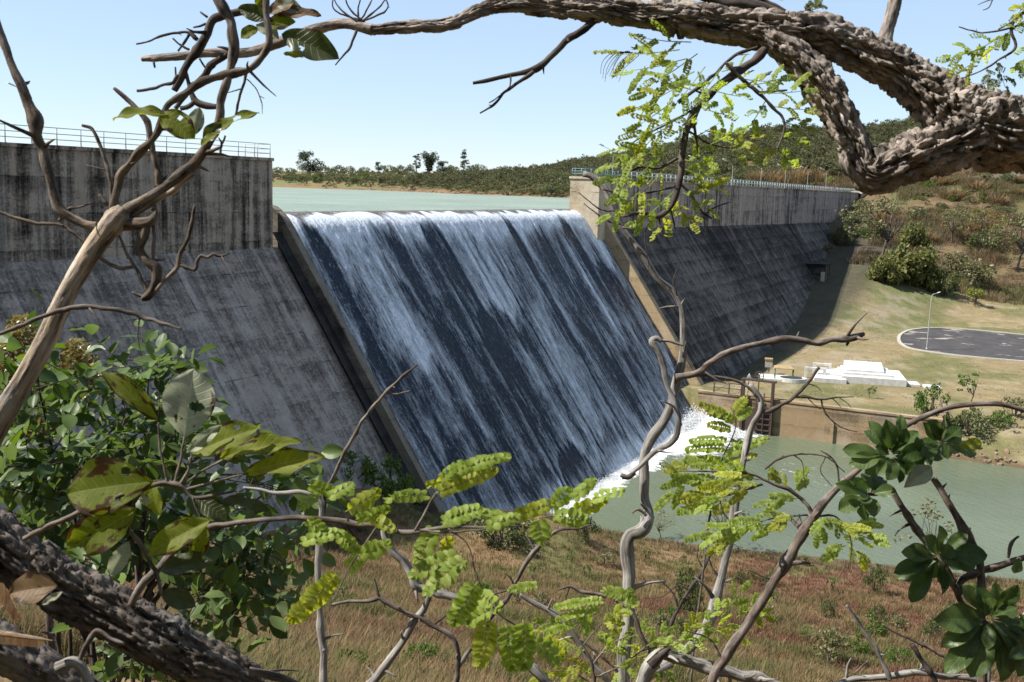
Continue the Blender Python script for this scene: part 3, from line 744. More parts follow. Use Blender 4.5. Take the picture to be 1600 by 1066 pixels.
for (x, y, w_) in ((-1.0, 2.2, 3.0), (.4, 6.6, 2.6)):          # bench-like frames at the left end
    m = MB(); sbox(m, (x, y, 1.25), (x+w_, y+.45, 1.55)); sbox(m, (x, y, -.3), (x+.4, y+.45, 1.25)); sbox(m, (x+w_-.4, y, -.3), (x+w_, y+.45, 1.25)); m.build('parapet', MT['white'], pf, False)
for (x, y, w_, h_, lb) in ((Wd+1.0, 2.4, 2.2, 2.6, 'flat white slab lying right beside the stepped platform'), (Wd+3.6, .9, 2.2, 2.2, 'outer flat white slab lying on grass farthest right of the platform')):
    s_o = MB(); M2 = MM.copy(); v = O2 + ux*x + uy*y
    box(s_o, (-w_/2, -h_/2, -.1), (w_/2, h_/2, .22), MM, v); box(s_o, (-w_/2+.12, -h_/2+.12, .224), (w_/2-.12, h_/2-.12, .28), MM, v)
    ob = s_o.build('paving_slab', MT['white'], None, False, v); tag(ob, lb, 'slab')
    bv = ob.modifiers.new('bevel', 'BEVEL'); bv.width = .04; bv.segments = 2; bv.limit_method = 'ANGLE'

# ------------------------------------------------------------------ little canopy with a round basin
B0 = px_ground(1226, 595, ZF)
MT['tan_roof'] = plain('faded tan canopy', (.36, .27, .14), .8, .2, 3)
MT['green_paint'] = plain('green painted post', (.06, .16, .10), .5, .2)
MT['rust'] = plain('rusty dark iron', (.075, .05, .04), .8, .4, 12, spec=.3)
MT['ochre'] = plain('ochre plaster', (.42, .27, .12), .85, .2, 2)
cn = thing('garden_canopy', 'small tan topped canopy on green posts over a white slab beside the dam shadow', 'canopy', B0)
m = MB(); box(m, (-3.6, -1.2, -.3), (.6, 2.6, .35), MM, B0); m.build('floor_slab', MT['white'], cn, False)
m = MB(); th = np.linspace(0, 2*math.pi, 29)[:-1]; rp = []
for (r_, z_) in ((1.75, -.3), (1.75, .55), (1.45, .55), (1.40, .25), (.05, .25)): rp.append(np.stack([np.cos(th)*r_*1.15, np.sin(th)*r_*.8, np.full(28, z_)], 1))
v = np.concatenate(rp) @ MM.T + B0 + ux*1.0 + uy*(-.2)
m.add(v, None, [(i*28+j, i*28+(j+1) % 28, (i+1)*28+(j+1) % 28, (i+1)*28+j) for i in range(4) for j in range(28)]); m.build('round_basin', MT['white'], cn, False)
m = MB(); v = np.array([(-2.0, -1.1, 2.2), (1.6, -1.1, 2.2), (1.6, 1.7, 2.2), (-2.0, 1.7, 2.2), (-1.2, .3, 2.6), (.8, .3, 2.6), (-2.0, -1.1, 2.08), (1.6, -1.1, 2.08), (1.6, 1.7, 2.08), (-2.0, 1.7, 2.08)])*[.8, .8, .85]
m.add(v @ MM.T + B0, [[0, 4, 3], [1, 2, 5]], [[0, 1, 5, 4], [2, 3, 4, 5], [6, 7, 1, 0], [7, 8, 2, 1], [8, 9, 3, 2], [9, 6, 0, 3], [6, 9, 8, 7]]); m.build('roof', MT['tan_roof'], cn, False)
for x, y in ((-1.4, -.7), (1.1, -.7), (1.1, 1.2), (-1.4, 1.2)):
    m = MB(); c_ = B0 + ux*x + uy*y; rod(m, c_ + [0, 0, -.2], c_ + [0, 0, 1.79], .08, 8); m.build('post', MT['green_paint'], cn)
pb = px_ground(1200, 584, ZF)
hb = thing('meter_box', 'ochre topped white meter box on a short post at the edge of the dam shadow', 'box', pb)
m = MB(); box(m, (-.18, -.18, -.3), (.18, .18, 1.0), MM, pb); m.build('post', MT['white2'], hb, False)
m = MB(); box(m, (-.5, -.4, 1.0), (.45, .4, 2.1), MM, pb); m.build('cabinet', MT['white2'], hb, False)
m = MB(); box(m, (-.6, -.5, 2.104), (.55, .5, 2.3), MM, pb); box(m, (.454, -.4, 1.05), (.6, .4, 2.1), MM, pb); m.build('lid', MT['ochre'], hb, False)

# ------------------------------------------------------------------ sluice gate gear on the wall
gd = 29.0
sg = thing('sluice_gate', 'dark rusty sluice gate hoist with ladder on the ochre basin wall beside white spray', 'sluice gate', W(59.8, gd, ZF))
def drod(m, a, b, r, sides=6): rod(m, W(*a), W(*b), r, sides)
m = MB()
for q in (26.6, 30.4): dbox(m, (59.35, q-.16, ZW-1), (59.86, q+.16, ZF+2.4))
m.build('guide_post', MT['rust'], sg, False)
m = MB(); dbox(m, (59.6, 26.76, ZW-.6), (59.98, 30.24, ZF-1.1)); m.build('gate_leaf', MT['rust'], sg, False)
m = MB()
for z in np.arange(ZW+.5, ZF-.3, .75): dbox(m, (59.3, 28.4, z), (59.58, 30.3, z+.13))
for q in (28.45, 29.4): dbox(m, (59.25, q-.06, ZW-.4), (59.37, q+.06, ZF+1.0))
m.build('ladder', MT['rust'], sg, False)
m = MB(); dbox(m, (59.4, 26.3, ZF+2.404), (60.3, 30.7, ZF+2.6)); drod(m, (59.8, 28.5, ZF+.3), (59.8, 28.5, ZF+3.3), .07); m.build('hoist_beam', MT['rust'], sg, False)
m = MB()
th = np.linspace(0, 2*math.pi, 25)
ring = [W(59.8 + .0*a, 28.5+.55*math.cos(a), ZF+3.1+.55*math.sin(a)) for a in th]
tube(m, np.c_[np.array(ring), np.full(25, .06)], .2, 6)
for a in th[:-1:4]: rod(m, W(59.8, 28.5, ZF+3.1), W(59.8, 28.5+.55*math.cos(a), ZF+3.1+.55*math.sin(a)), .035, 5)
m.build('hand_wheel', MT['rust'], sg)
m = MB()
for q in (22.6, 24.6, 26.2):
    drod(m, (60.1, q, ZF+.2), (60.1, q, ZF+1.7), .08)
for z in (1.65, .95): drod(m, (60.1, 22.6, ZF+z), (60.1, 26.2, ZF+z), .05)
drod(m, (60.1, 22.6, ZF+.3), (60.1, 24.6, ZF+1.6), .04)
m.build('side_rail', MT['rust'], sg)
m = MB()
for a, b in (((61.2, 25.4, ZF), (60.6, 27.0, ZF+3.1)), ((61.2, 28.2, ZF), (60.6, 27.0, ZF+3.1)), ((60.4, 27.0, ZF), (60.6, 27.0, ZF+3.1))): drod(m, a, b, .05)
m.build('tripod', MT['lamp_metal'], sg)

# ------------------------------------------------------------------ road by the dam end, pylon
m = MB(); q = np.array([(281, 1.5), (287, 4), (296, 14), (304, 30), (311, 55), (318, 85)])
qq = catmull(np.c_[q, np.zeros((len(q), 2))], 1.5)[:, :2]
tn_ = unit(np.gradient(qq, axis=0)); nn = np.stack([-tn_[:, 1], tn_[:, 0]], 1)
L_, R_ = qq + nn*2.6, qq - nn*2.6; zz = np.maximum(height(L_[:, 0], L_[:, 1]), height(R_[:, 0], R_[:, 1])) + .25
v = np.stack([W(L_[:, 0], L_[:, 1], zz-2), W(L_[:, 0], L_[:, 1], zz), W(R_[:, 0], R_[:, 1], zz), W(R_[:, 0], R_[:, 1], zz-2)], 1).reshape(-1, 3)
m.add(v, None, [(i*4+j, i*4+j+1, i*4+5+j, i*4+4+j) for i in range(len(qq)-1) for j in range(3)])
MT['dirt'] = plain('pale dirt road', (.40, .34, .27), .95, .2, .8, spec=.1); m.build('path', MT['dirt'], kind='structure', smooth=False)

py_w = 760.0; pb = at(1423, 205, py_w); pt = at(1422.5, 158, py_w)
pl = thing('power_pylon', 'tiny steel lattice power pylon standing on the wooded skyline behind the big bough', 'pylon', pb)
H_ = pt[2]-pb[2]; m = MB()
def pyl(f, sx, sy): w_ = 2.6*(1-f)**1.3+.35; return pb + [sx*w_, sy*w_, f*H_]
for sx in (-1, 1):
    for sy in (-1, 1): tube(m, np.array([[*pyl(f, sx, sy), .16] for f in np.linspace(-.4, 1, 8)]), 9, 4)
for f0 in np.linspace(-.3, .9, 9):
    f1 = f0+.14
    for s_ in (-1, 1): rod(m, pyl(f0, -1, s_), pyl(min(f1, 1), 1, s_), .09, 4); rod(m, pyl(f0, 1, s_), pyl(min(f1, 1), -1, s_), .09, 4); rod(m, pyl(f0, s_, -1), pyl(min(f1, 1), s_, 1), .09, 4)
m.build('tower', MT['lamp_metal'], pl)
m = MB()
for f_, w_ in ((.62, 4.6), (.78, 3.8), (.93, 3.0)): rod(m, pb + [-w_, 0, f_*H_], pb + [w_, 0, f_*H_], .16, 4)
m.build('cross_arm', MT['lamp_metal'], pl)
# ------------------------------------------------------------------ mid and far vegetation
RG = np.random.default_rng(12)
MT['trunk'] = bark_mat('grey brown tree bark', (.05, .04, .032), (.17, .14, .115), .25, .5)
MT['lf_dark'] = leaf_mat('dull green leaves', (.07, .09, .03), (.125, .14, .055), .3, obj=True)
MT['lf_olive'] = leaf_mat('olive leaves', (.12, .12, .05), (.19, .18, .08), .3, obj=True)
MT['lf_green'] = leaf_mat('fresh green leaves', (.06, .11, .018), (.11, .17, .03), .35, obj=True)
MT['lf_lime'] = leaf_mat('yellow green leaves', (.16, .19, .035), (.23, .24, .06), .35, obj=True)
MT['lf_gold'] = leaf_mat('golden leaves', (.20, .15, .035), (.15, .14, .04), .3, obj=True)
MT['lf_blue'] = leaf_mat('blue green leaves', (.05, .075, .04), (.085, .10, .065), .25, obj=True)
MT['straw'] = leaf_mat('straw grass', (.26, .19, .105), (.19, .135, .07), .3, .2, .7, obj=True)
MT['reed'] = leaf_mat('green cane grass', (.13, .15, .05), (.20, .20, .075), .35, .2, .6, obj=True)

def leaves(mb, C, size, rg, flat=.3, up=.35, n=1, tri=False):
    """one small pointed, folded leaf blade (two triangles) per centre"""
    k = len(C); a = unit(rg.normal(size=(k, 3)) + [0, 0, up]); nn = unit(rg.normal(size=(k, 3))*(1-flat) + [0, 0, 1.2*flat+.2]); b = unit(np.cross(a, nn)); 
    L = size*rg.uniform(.6, 1.3, (k, 1)); w_ = L*.30
    nrm = np.cross(a, b)
    v = np.stack([C-a*L*.5, C+b*w_+nrm*w_*.35, C+a*L*.5, C-b*w_+nrm*w_*.35], 1).reshape(-1, 3)
    i = np.arange(k)[:, None]*4
    mb.add(v, np.concatenate([i+[0, 1, 2], i+[0, 2, 3]]))

def clump_pts(rg, centers, radii, per, squash=.8, shell=.55):
    out = []
    for c, r in zip(centers, radii):
        k = int(per*(r/np.mean(radii))**2)+3
        d = unit(rg.normal(size=(k, 3))); rr = r*(shell + (1-shell)*rg.random((k, 1)))**1.0*rg.uniform(.55, 1.12, (k, 1))
        out.append(np.asarray(c) + d*rr*[1, 1, squash])
    return np.concatenate(out)

def crown_centers(rg, n, R, H, z0, top=.5):
    out = []
    while len(out) < n:
        p = rg.uniform(-1, 1, 3); q = p[0]**2+p[1]**2+p[2]**2
        if q < 1 and q > .18: out.append([p[0]*R*(1-.25*max(0, p[2])), p[1]*R*(1-.25*max(0, p[2])), z0 + (p[2]+1)/2*H])
    return np.array(out)

def limbs(mb, rg, cen, base_h, r0, n=6, sides=6, lean=.1):
    top = np.array([rg.normal()*lean, rg.normal()*lean, base_h])
    zmax = cen[:, 2].max()
    tube(mb, np.array([[0, 0, -.6, r0*1.25], [top[0]*.4, top[1]*.5, base_h*.5, r0], [*top, r0*.8], [top[0]*1.3, top[1]*1.3, base_h + (zmax-base_h)*.6, r0*.3]]), .5, sides, .1, 1)
    for c in cen[rg.permutation(len(cen))[:n]]:
        s = top*[1, 1, rg.uniform(.75, 1.0)]; mid = (s + c)/2 + [0, 0, .12*np.linalg.norm(c-s)] + rg.normal(size=3)*.08*np.linalg.norm(c-s)
        tube(mb, np.array([[*s, r0*.5], [*mid, r0*.32], [*c, r0*.12]]), .5, 5, .1, 2)

def tree_proto(name, seed, R, H, trunk_h, ncl, per, leaf, mat, r0=.14, clr=.38, squash=.75, nl=7, lean=.3, trunk_mat='trunk'):
    rg = np.random.default_rng(seed)
    o = thing(name, None, 'tree'); cen = crown_centers(rg, ncl, R, H, trunk_h*.8)
    cen[:, :2] += rg.normal(size=2)*R*.15
    m = MB(); limbs(m, rg, cen, trunk_h, r0, nl, lean=lean); m.build('trunk', MT[trunk_mat], o)
    m = MB(); leaves(m, clump_pts(rg, cen, R*clr*rg.uniform(.55, 1.25, ncl), per, squash), leaf, rg); m.build('crown', MT[mat], o)
    return o
def shrub_proto(name, seed, R, H, ncl, per, leaf, mat, clr=.42, squash=.8):
    rg = np.random.default_rng(seed)
    o = thing(name, None, 'shrub'); cen = crown_centers(rg, ncl, R, H, .1)
    m = MB()
    for c in cen[::2]: tube(m, np.array([[*(rg.normal(size=2)*R*.08), -.3, .04*R], [*(c[:2]*.5), c[2]*.55, .03*R], [*c, .012*R]]), .3, 5)
    m.build('stem', MT['trunk'], o)
    m = MB(); leaves(m, clump_pts(rg, cen, R*clr*rg.uniform(.6, 1.2, ncl), per, squash), leaf, rg); m.build('foliage', MT[mat], o)
    return o
def tuft_proto(name, seed, R, H, k, mat, width=.05):
    rg = np.random.default_rng(seed)
    o = MB(); a = rg.uniform(0, 2*math.pi, k); r = R*np.sqrt(rg.random(k))*.8; b = np.stack([np.cos(a)*r, np.sin(a)*r, np.full(k, -.15)], 1)
    h = H*rg.uniform(.2, 1.15, k)*(1.05-.5*(r/R)**2/.3*.5); ln = rg.uniform(.1, .95, k)
    tip = b + np.stack([np.cos(a)*ln*h*.8 + rg.normal(0, .1, k)*h, np.sin(a)*ln*h*.8 + rg.normal(0, .1, k)*h, h], 1)
    mid = b*.5+tip*.5 + [0, 0, .1*H]; s = np.stack([-np.sin(a+rg.normal(0, .8, k)), np.cos(a), np.zeros(k)], 1)*width
    v = np.stack([b-s*.6, b+s*.6, mid+s, mid-s, tip], 1).reshape(-1, 3); i = np.arange(k)[:, None]*5
    o.add(v, np.concatenate([i+[3, 2, 4]]), i+[0, 1, 2, 3]); return o

PA = [tree_proto('bushy_tree', 1, 2.3, 3.2, 1.6, 16, 46, .34, 'lf_dark'), tree_proto('bushy_tree', 2, 2.0, 2.7, 1.3, 14, 46, .32, 'lf_olive'),
      tree_proto('bushy_tree', 3, 1.9, 3.6, 1.8, 15, 44, .34, 'lf_dark', squash=.9), tree_proto('bushy_tree', 4, 2.4, 2.4, 1.7, 13, 50, .34, 'lf_olive', clr=.34),
      tree_proto('bushy_tree', 5, 1.7, 2.2, .9, 12, 40, .30, 'lf_green')]
PROTO_ALL = list(PA)
def hz3(t, d): return W(t, d, float(height(t, d)))

# --- woodland: the near ranks as single trees, the rest as one mass
def keep(t, d):
    return True
cand = []
rg = np.random.default_rng(77)
for _ in range(20000):
    d = rg.uniform(-330, 120); u = rg.uniform(2, 230)
    t = np.interp(d, SHORE[:, 0], SHORE[:, 1]) + u
    dens = np.interp(d, [-330, -230, -180, -120, -70, 120], [.10, .14, .45, .95, 1, 1])
    if u < 9 and d < -135: dens *= .12
    if d > -14 and u < 45: continue
    if d > 10 and u < 80 + d*.2: continue
    if fbm(t/26, d/26, 0, 3, 101) < .40 and d < -150: dens *= .2
    if rg.random() > dens: continue
    p = W(t, d, 0); 
    if p[0]/p[1] < -.3 or p[0]/p[1] > .52: continue
    cand.append((t, d, u))
# thin out by a minimum gap that grows with distance from the shore
acc = []; grid = {}
for t, d, u in cand:
    g = 2.5 + (u > 60)*1.4
    key = (int(t//4), int(d//4)); ok = True
    for a in (-1, 0, 1):
        for b in (-1, 0, 1):
            for (x, y) in grid.get((key[0]+a, key[1]+b), ()):
                if (x-t)**2+(y-d)**2 < g*g: ok = False
    if ok: grid.setdefault(key, []).append((t, d)); acc.append((t, d, u))
def visible_w(t, d):
    p = W(t, d, 0); return np.linalg.norm(p)
acc.sort(key=lambda q: visible_w(q[0], q[1]))
wood = MB(); woodt = MB(); shapes = []
for o in PA:
    cr = [c for c in o.children if c.name.startswith('crown')][0]; tr = [c for c in o.children if c.name.startswith('trunk')][0]
    def grab(ob):
        me = ob.data; v = np.empty(len(me.vertices)*3); me.vertices.foreach_get('co', v)
        me.calc_loop_triangles(); f = np.empty(len(me.loop_triangles)*3, np.int32); me.loop_triangles.foreach_get('vertices', f)
        b = MB(); b.add(v.reshape(-1, 3), f.reshape(-1, 3)); return b
    shapes.append((grab(cr), grab(tr)))
nsolo = 0
for k, (t, d, u) in enumerate(acc):
    i = int(rg.choice(5, p=[.27, .27, .2, .2, .06])); s = rg.uniform(.72, 1.3)*np.interp(u, [0, 20, 200], [.8, 1, 1.1])*(.62 if d < -170 else (1.35 if d > -75 and u > 34 else 1.05))
    a = rg.uniform(0, 6.28); loc = hz3(t, d) - [0, 0, .15 + (.9*s if u > 6 else .5*s)]
    if (u < 34 and -185 < d < -20) and nsolo < 120:
        nsolo += 1
        copy_tree(PA[i], loc, a, (s*rg.uniform(.9, 1.15), s*rg.uniform(.9, 1.15), s*rg.uniform(.85, 1.15)),
                  'small bushy tree among many alike in the first rows above the reservoir shore', 'bushy trees along the far reservoir shore')
    else:
        M_ = np.array([[math.cos(a), -math.sin(a), 0], [math.sin(a), math.cos(a), 0], [0, 0, 1]])*s
        wood.merge(shapes[i][0], M_, loc, col=(.85+.3*rg.random(),)*3)
print('woodland', len(acc), 'single', nsolo, 'tris', sum(len(x) for x in wood.t))
n = N('woodland leaves'); r = n.island(); p = n.pos()
c = n.mix(r, (.095, .105, .042), (.15, .15, .065)); c = n.hsv(c, val=n.ramp(n.noise(p, .09, 3, .5), [(.3, .6), (.7, 1.4)]))
c = n.mix(n.ramp(n.noise(p, .21, 3), [(.60, 0), (.70, .6)]), c, (.16, .12, .07))
MT['wood'] = n.finish(n('MixShader', {0: .25, 1: n.bsdf(c, .6, None, .25), 2: n('BsdfTranslucent', {0: c})}))
tag(wood.build('woodland', MT['wood']), kind='stuff')
# ------------------------------------------------------------------ single trees and shrubs, each on its own spot of ground
def on_ground(px, py, w0=12, w1=3000):
    ws = np.exp(np.linspace(math.log(w0), math.log(w1), 2600)); P = CF*ws[:, None] + CR*((px-800)/FPX*ws)[:, None] - CU*((py-533)/FPX*ws)[:, None]
    t, d = TD(P); g = P[:, 2] - height(t, d); hit = np.where(g < 0)[0]
    if not len(hit):
        if py > 320: return None, None
        w = 900.0; p = at(px, py, w); return p, w
    i = hit[0]; k = g[i-1]/(g[i-1]-g[i]) if i else 0; w = ws[i-1] + (ws[i]-ws[i-1])*k if i else ws[0]
    p = at(px, py, w); p[2] = hz(p); return p, w
def dims(o):
    lo = np.full(3, 1e9); hi = -lo
    for c in o.children_recursive:
        v = np.empty(len(c.data.vertices)*3); c.data.vertices.foreach_get('co', v); v = v.reshape(-1, 3)
        lo = np.minimum(lo, np.percentile(v, 1.5, 0)); hi = np.maximum(hi, np.percentile(v, 98.5, 0))
    return max(hi[0]-lo[0], hi[1]-lo[1]), hi[2]
def plant(proto, px, py, hpx, wpx, label, name=None, group=None, cat=None, w_at=None, sink=.05):
    p, w = on_ground(px, py)
    if w_at is not None: w = w_at; p = at(px, py, w)
    if p is None: print('no ground', px, py); return
    W0, H0 = dims(proto); H = hpx*w/FPX*1.02; Wd_ = wpx*w/FPX
    o = copy_tree(proto, p - [0, 0, sink*H], RG.uniform(0, 6.28), (Wd_/W0, Wd_/W0, H/H0*(1+sink)), label, group)
    if name: o.name = name
    if cat: o['category'] = cat
    return o
open_tree = tree_proto('open_tree', 21, 2.6, 3.4, 2.2, 22, 60, .22, 'lf_olive', r0=.11, clr=.30, nl=14)
round_tree = tree_proto('round_tree', 22, 2.4, 4.2, .6, 30, 90, .30, 'lf_blue', r0=.2, clr=.46, nl=8)
slim_tree = tree_proto('slim_tree', 23, .8, 5.0, 1.0, 18, 50, .26, 'lf_blue', r0=.12, clr=.55, nl=5)
conifer = tree_proto('conifer_tree', 24, 1.6, 4.6, .6, 3, 10, .2, 'lf_blue', nl=3)
for c in list(conifer.children):
    if c.name.startswith('crown'):
        rg = np.random.default_rng(5); cs = []; rs = []
        for k in range(46):
            z = rg.uniform(.5, 5.4); R = 1.7*(1-z/6.2); a = rg.uniform(0, 6.28); r_ = R*rg.uniform(.3, .9); cs.append([math.cos(a)*r_, math.sin(a)*r_, z]); rs.append(.5)
        m = MB(); leaves(m, clump_pts(rg, cs, rs, 28, .6), .24, rg); c.data = m.mesh('crown', MT['lf_blue'])
bamboo = tree_proto('bamboo_clump', 25, 1.6, 3.8, .8, 3, 8, .2, 'lf_blue', nl=2)
for c in list(bamboo.children):
    rg = np.random.default_rng(6); m = MB(); lv = []
    for k in range(26):
        a = rg.uniform(0, 6.28); r_ = rg.uniform(.5, 2.0); h_ = rg.uniform(3.6, 5.2)
        pts = np.array([[0, 0, -.3, .05], [math.cos(a)*r_*.35, math.sin(a)*r_*.35, h_*.5, .04], [math.cos(a)*r_*.8, math.sin(a)*r_*.8, h_*.9, .025], [math.cos(a)*r_*1.3, math.sin(a)*r_*1.3, h_*.93, .01]])
        tube(m, pts, .4, 5); q = catmull(pts, .12)[10:, :3]; lv.append(np.repeat(q, 3, 0) + rg.normal(size=(len(q)*3, 3))*.22)
    if c.name.startswith('trunk'): c.name = 'cane'; c.data = m.mesh('cane', MT['trunk'])
    else: c.name = 'foliage'; m2 = MB(); leaves(m2, np.concatenate(lv), .34, rg); c.data = m2.mesh('foliage', MT['lf_blue'])
lime_tree = tree_proto('lime_tree', 26, 1.5, 1.5, 1.3, 14, 60, .20, 'lf_lime', r0=.09, clr=.42)
gold_tree = tree_proto('golden_tree', 27, 2.2, 1.6, 1.2, 13, 46, .22, 'lf_gold', r0=.09, clr=.34)
sapling = tree_proto('sapling', 28, .9, 2.4, 1.2, 13, 14, .26, 'lf_green', r0=.045, clr=.38, nl=9)
sparse = tree_proto('sparse_sapling', 29, .9, 2.6, 1.2, 16, 12, .13, 'lf_olive', r0=.025, clr=.34, nl=14)
SH = [shrub_proto('shrub', 31, 1.1, 1.3, 15, 60, .16, 'lf_dark'), shrub_proto('shrub', 32, 1.1, 1.2, 15, 66, .15, 'lf_green'), shrub_proto('shrub', 33, 1.0, 1.3, 12, 40, .17, 'lf_olive'), shrub_proto('shrub', 34, 1.0, 1.6, 13, 44, .17, 'lf_lime')]
def cane_proto(name, seed, mat, k=420, R=1.6, H=2.4):
    o = thing(name, None, 'cane grass'); tuft_proto(name, seed, R, H, k, mat, .045).build('foliage', MT[mat], o, False); return o
cane = shrub_proto('cane_clump', 35, 1.3, 1.5, 20, 150, .24, 'reed', .46); strawc = cane_proto('straw_clump', 36, 'straw')
PROTO_ALL += [open_tree, round_tree, slim_tree, conifer, bamboo, lime_tree, gold_tree, sapling, sparse, cane, strawc] + SH

# beyond the lake
plant(round_tree, 483, 270, 31, 36, 'big round dark tree standing alone on the flat far shore left of the others')
plant(slim_tree, 651, 268, 26, 12, 'narrow upright tree left of the bamboo clump on the far shore')
plant(bamboo, 671, 270, 30, 26, 'dark feathery bamboo clump fanning out between two far trees')
plant(round_tree, 694, 270, 17, 24, 'low rounded dark tree just right of the bamboo clump')
plant(conifer, 725, 270, 34, 17, 'pointed conifer rising above the left end of the wooded slope')
plant(round_tree, 592, 267, 13, 12, 'small round tree poking above the far hedge line', 'round_tree')
for x, h_, w_ in ((432, 6, 22), (455, 5, 20), (505, 8, 26), (528, 8, 28), (548, 7, 16), (568, 6, 20), (610, 8, 26), (628, 8, 22), (641, 9, 14), (707, 7, 22), (745, 9, 30)):
    plant(SH[0], x, 269.5, h_*1.3, w_, 'dark bush in the distant hedge line beyond the reservoir', 'hedge_bush', 'bushes of the distant hedge line', 'bush', sink=.3)
rg = np.random.default_rng(3)
for k in range(34):
    x = rg.uniform(452, 660); y = np.interp(x, [450, 660], [286, 291]) - rg.uniform(0, 10)
    plant(SH[int(rg.integers(0, 3))], x, y, rg.uniform(7, 12), rg.uniform(12, 20), 'low grey green bush in the belt above the brown lake margin', 'shore_bush', 'bushes above the brown lake margin', 'bush')
# hillside on the right
plant(open_tree, 1374, 411, 100, 96, 'tall open crowned tree with pale trunk at the end of the dam shadow')
plant(open_tree, 1587, 424, 88, 66, 'dark stemmed tree on the straw hillside near the picture edge under the bough')
plant(open_tree, 1487, 381, 55, 52, 'greyish open tree halfway up the straw hillside between its neighbours')
plant(gold_tree, 1531, 366, 36, 54, 'golden yellow flat crowned tree on the straw hillside')
plant(SH[0], 1535, 392, 32, 56, 'broad dark shrub directly below the golden tree')
plant(SH[0], 1316, 384, 32, 30, 'dark shrub at the dam end standing half in its shadow')
plant(SH[3], 1296, 290, 14, 20, 'lime yellow shrub beside the far end of the crest railing')
plant(cane, 1426, 388, 36, 40, 'bright yellow green cane clump right of the tall open tree')
plant(cane, 1413, 441, 52, 78, 'largest green cane clump at the foot of the hillside')
plant(cane, 1380, 441, 36, 44, 'leftmost green cane clump at the foot of the hillside next to bare earth')
plant(cane, 1447, 452, 38, 50, 'green cane clump in the middle of the hillside foot')
plant(SH[0], 1474, 461, 38, 46, 'dark leafy shrub ending the row of cane clumps')
plant(SH[2], 1516, 453, 44, 62, 'wide dull brownish shrub behind the small lime tree')
plant(SH[2], 1490, 430, 34, 50, 'dull shrub above the dark leafy one at the hillside foot')
plant(lime_tree, 1522, 476, 25, 33, 'small bright lime tree with a dark shadow at the edge of the field')
plant(sapling, 1534, 326, 30, 13, 'thin grey green upright shrub high on the straw hillside', 'tall_shrub', cat='shrub')
plant(SH[1], 1450, 297, 15, 20, 'small green shrub where the pale road meets the hillside')
plant(SH[1], 1487, 315, 10, 16, 'tiny green shrub in the upper straw hillside right of the road')
plant(SH[0], 1576, 288, 18, 26, 'dark shrub just under the thick bough near the right edge')
plant(SH[2], 1541, 287, 16, 24, 'dull shrub just under the thick bough left of the darker one')
plant(SH[0], 1436, 345, 20, 30, 'small dark shrub among straw right above the yellow cane clump')
plant(SH[2], 1345, 335, 22, 34, 'dull green shrub hugging the hillside beside the dam end')
plant(SH[1], 1350, 372, 16, 30, 'low green shrub in front of the dam shadow, left of the pale trunk')
for k in range(16):
    x, y = rg.uniform(1330, 1600), rg.uniform(285, 420)
    plant(strawc, x, y, rg.uniform(10, 15), rg.uniform(26, 44), 'dry straw coloured grass clump among many alike on the right hillside', 'straw_clump', 'dry grass clumps on the hillside', 'grass clump')
for (x, y, h_, w_) in ((1205, 284, 18, 40), (1240, 284, 26, 46), (1275, 282, 20, 30), (1180, 280, 14, 30)):
    plant(strawc, x, y, h_, w_, 'tall straw grass bank rising behind the far dam railing', 'straw_clump', 'straw grass behind the far railing', 'grass clump', w_at=310)
hs_n = 0
while hs_n < 130:
    t = rg.uniform(200, 345); d = rg.uniform(6, 125); p_ = W(t, d, 0)
    if fbm(t/16, d/16, 0, 3, 333) < .43 or p_[0]/p_[1] > .53: continue
    o = copy_tree((SH + [PA[0], PA[1], PA[3]])[int(rg.choice([0, 2, 2, 1, 0, 4, 5, 6]))], W(t, d, float(height(t, d))-.3), rg.uniform(0, 6.28), (rg.uniform(.7, 1.7),)*2 + (rg.uniform(.6, 1.2),), 'low scrub bush among many alike dotted over the dry right hillside', 'scrub bushes on the right hillside')
    if 'shrub' in o.name: o.scale = [x*1.25 for x in o.scale]
    else: o.scale = [x*.62 for x in o.scale]
    o.name = 'scrub_bush'; o['category'] = 'bush'; hs_n += 1
# around the pool and in the field
plant(SH[1], 1455, 648, 46, 42, 'rounded green bush at the right end of the basin wall')
plant(sapling, 1515, 632, 48, 32, 'leafy young tree on the bank right of the rounded bush', 'young_tree', cat='tree')
plant(SH[0], 1512, 676, 36, 62, 'wide dark bush on the bank below the young tree')
plant(SH[1], 1560, 668, 26, 40, 'light green bush on the bank near the picture edge')
plant(SH[2], 1585, 650, 28, 40, 'dull olive bush on the bank at the picture edge')
plant(sapling, 1360, 623, 20, 14, 'tiny lone sapling on the grass before the white platform', 'seedling', cat='sapling')
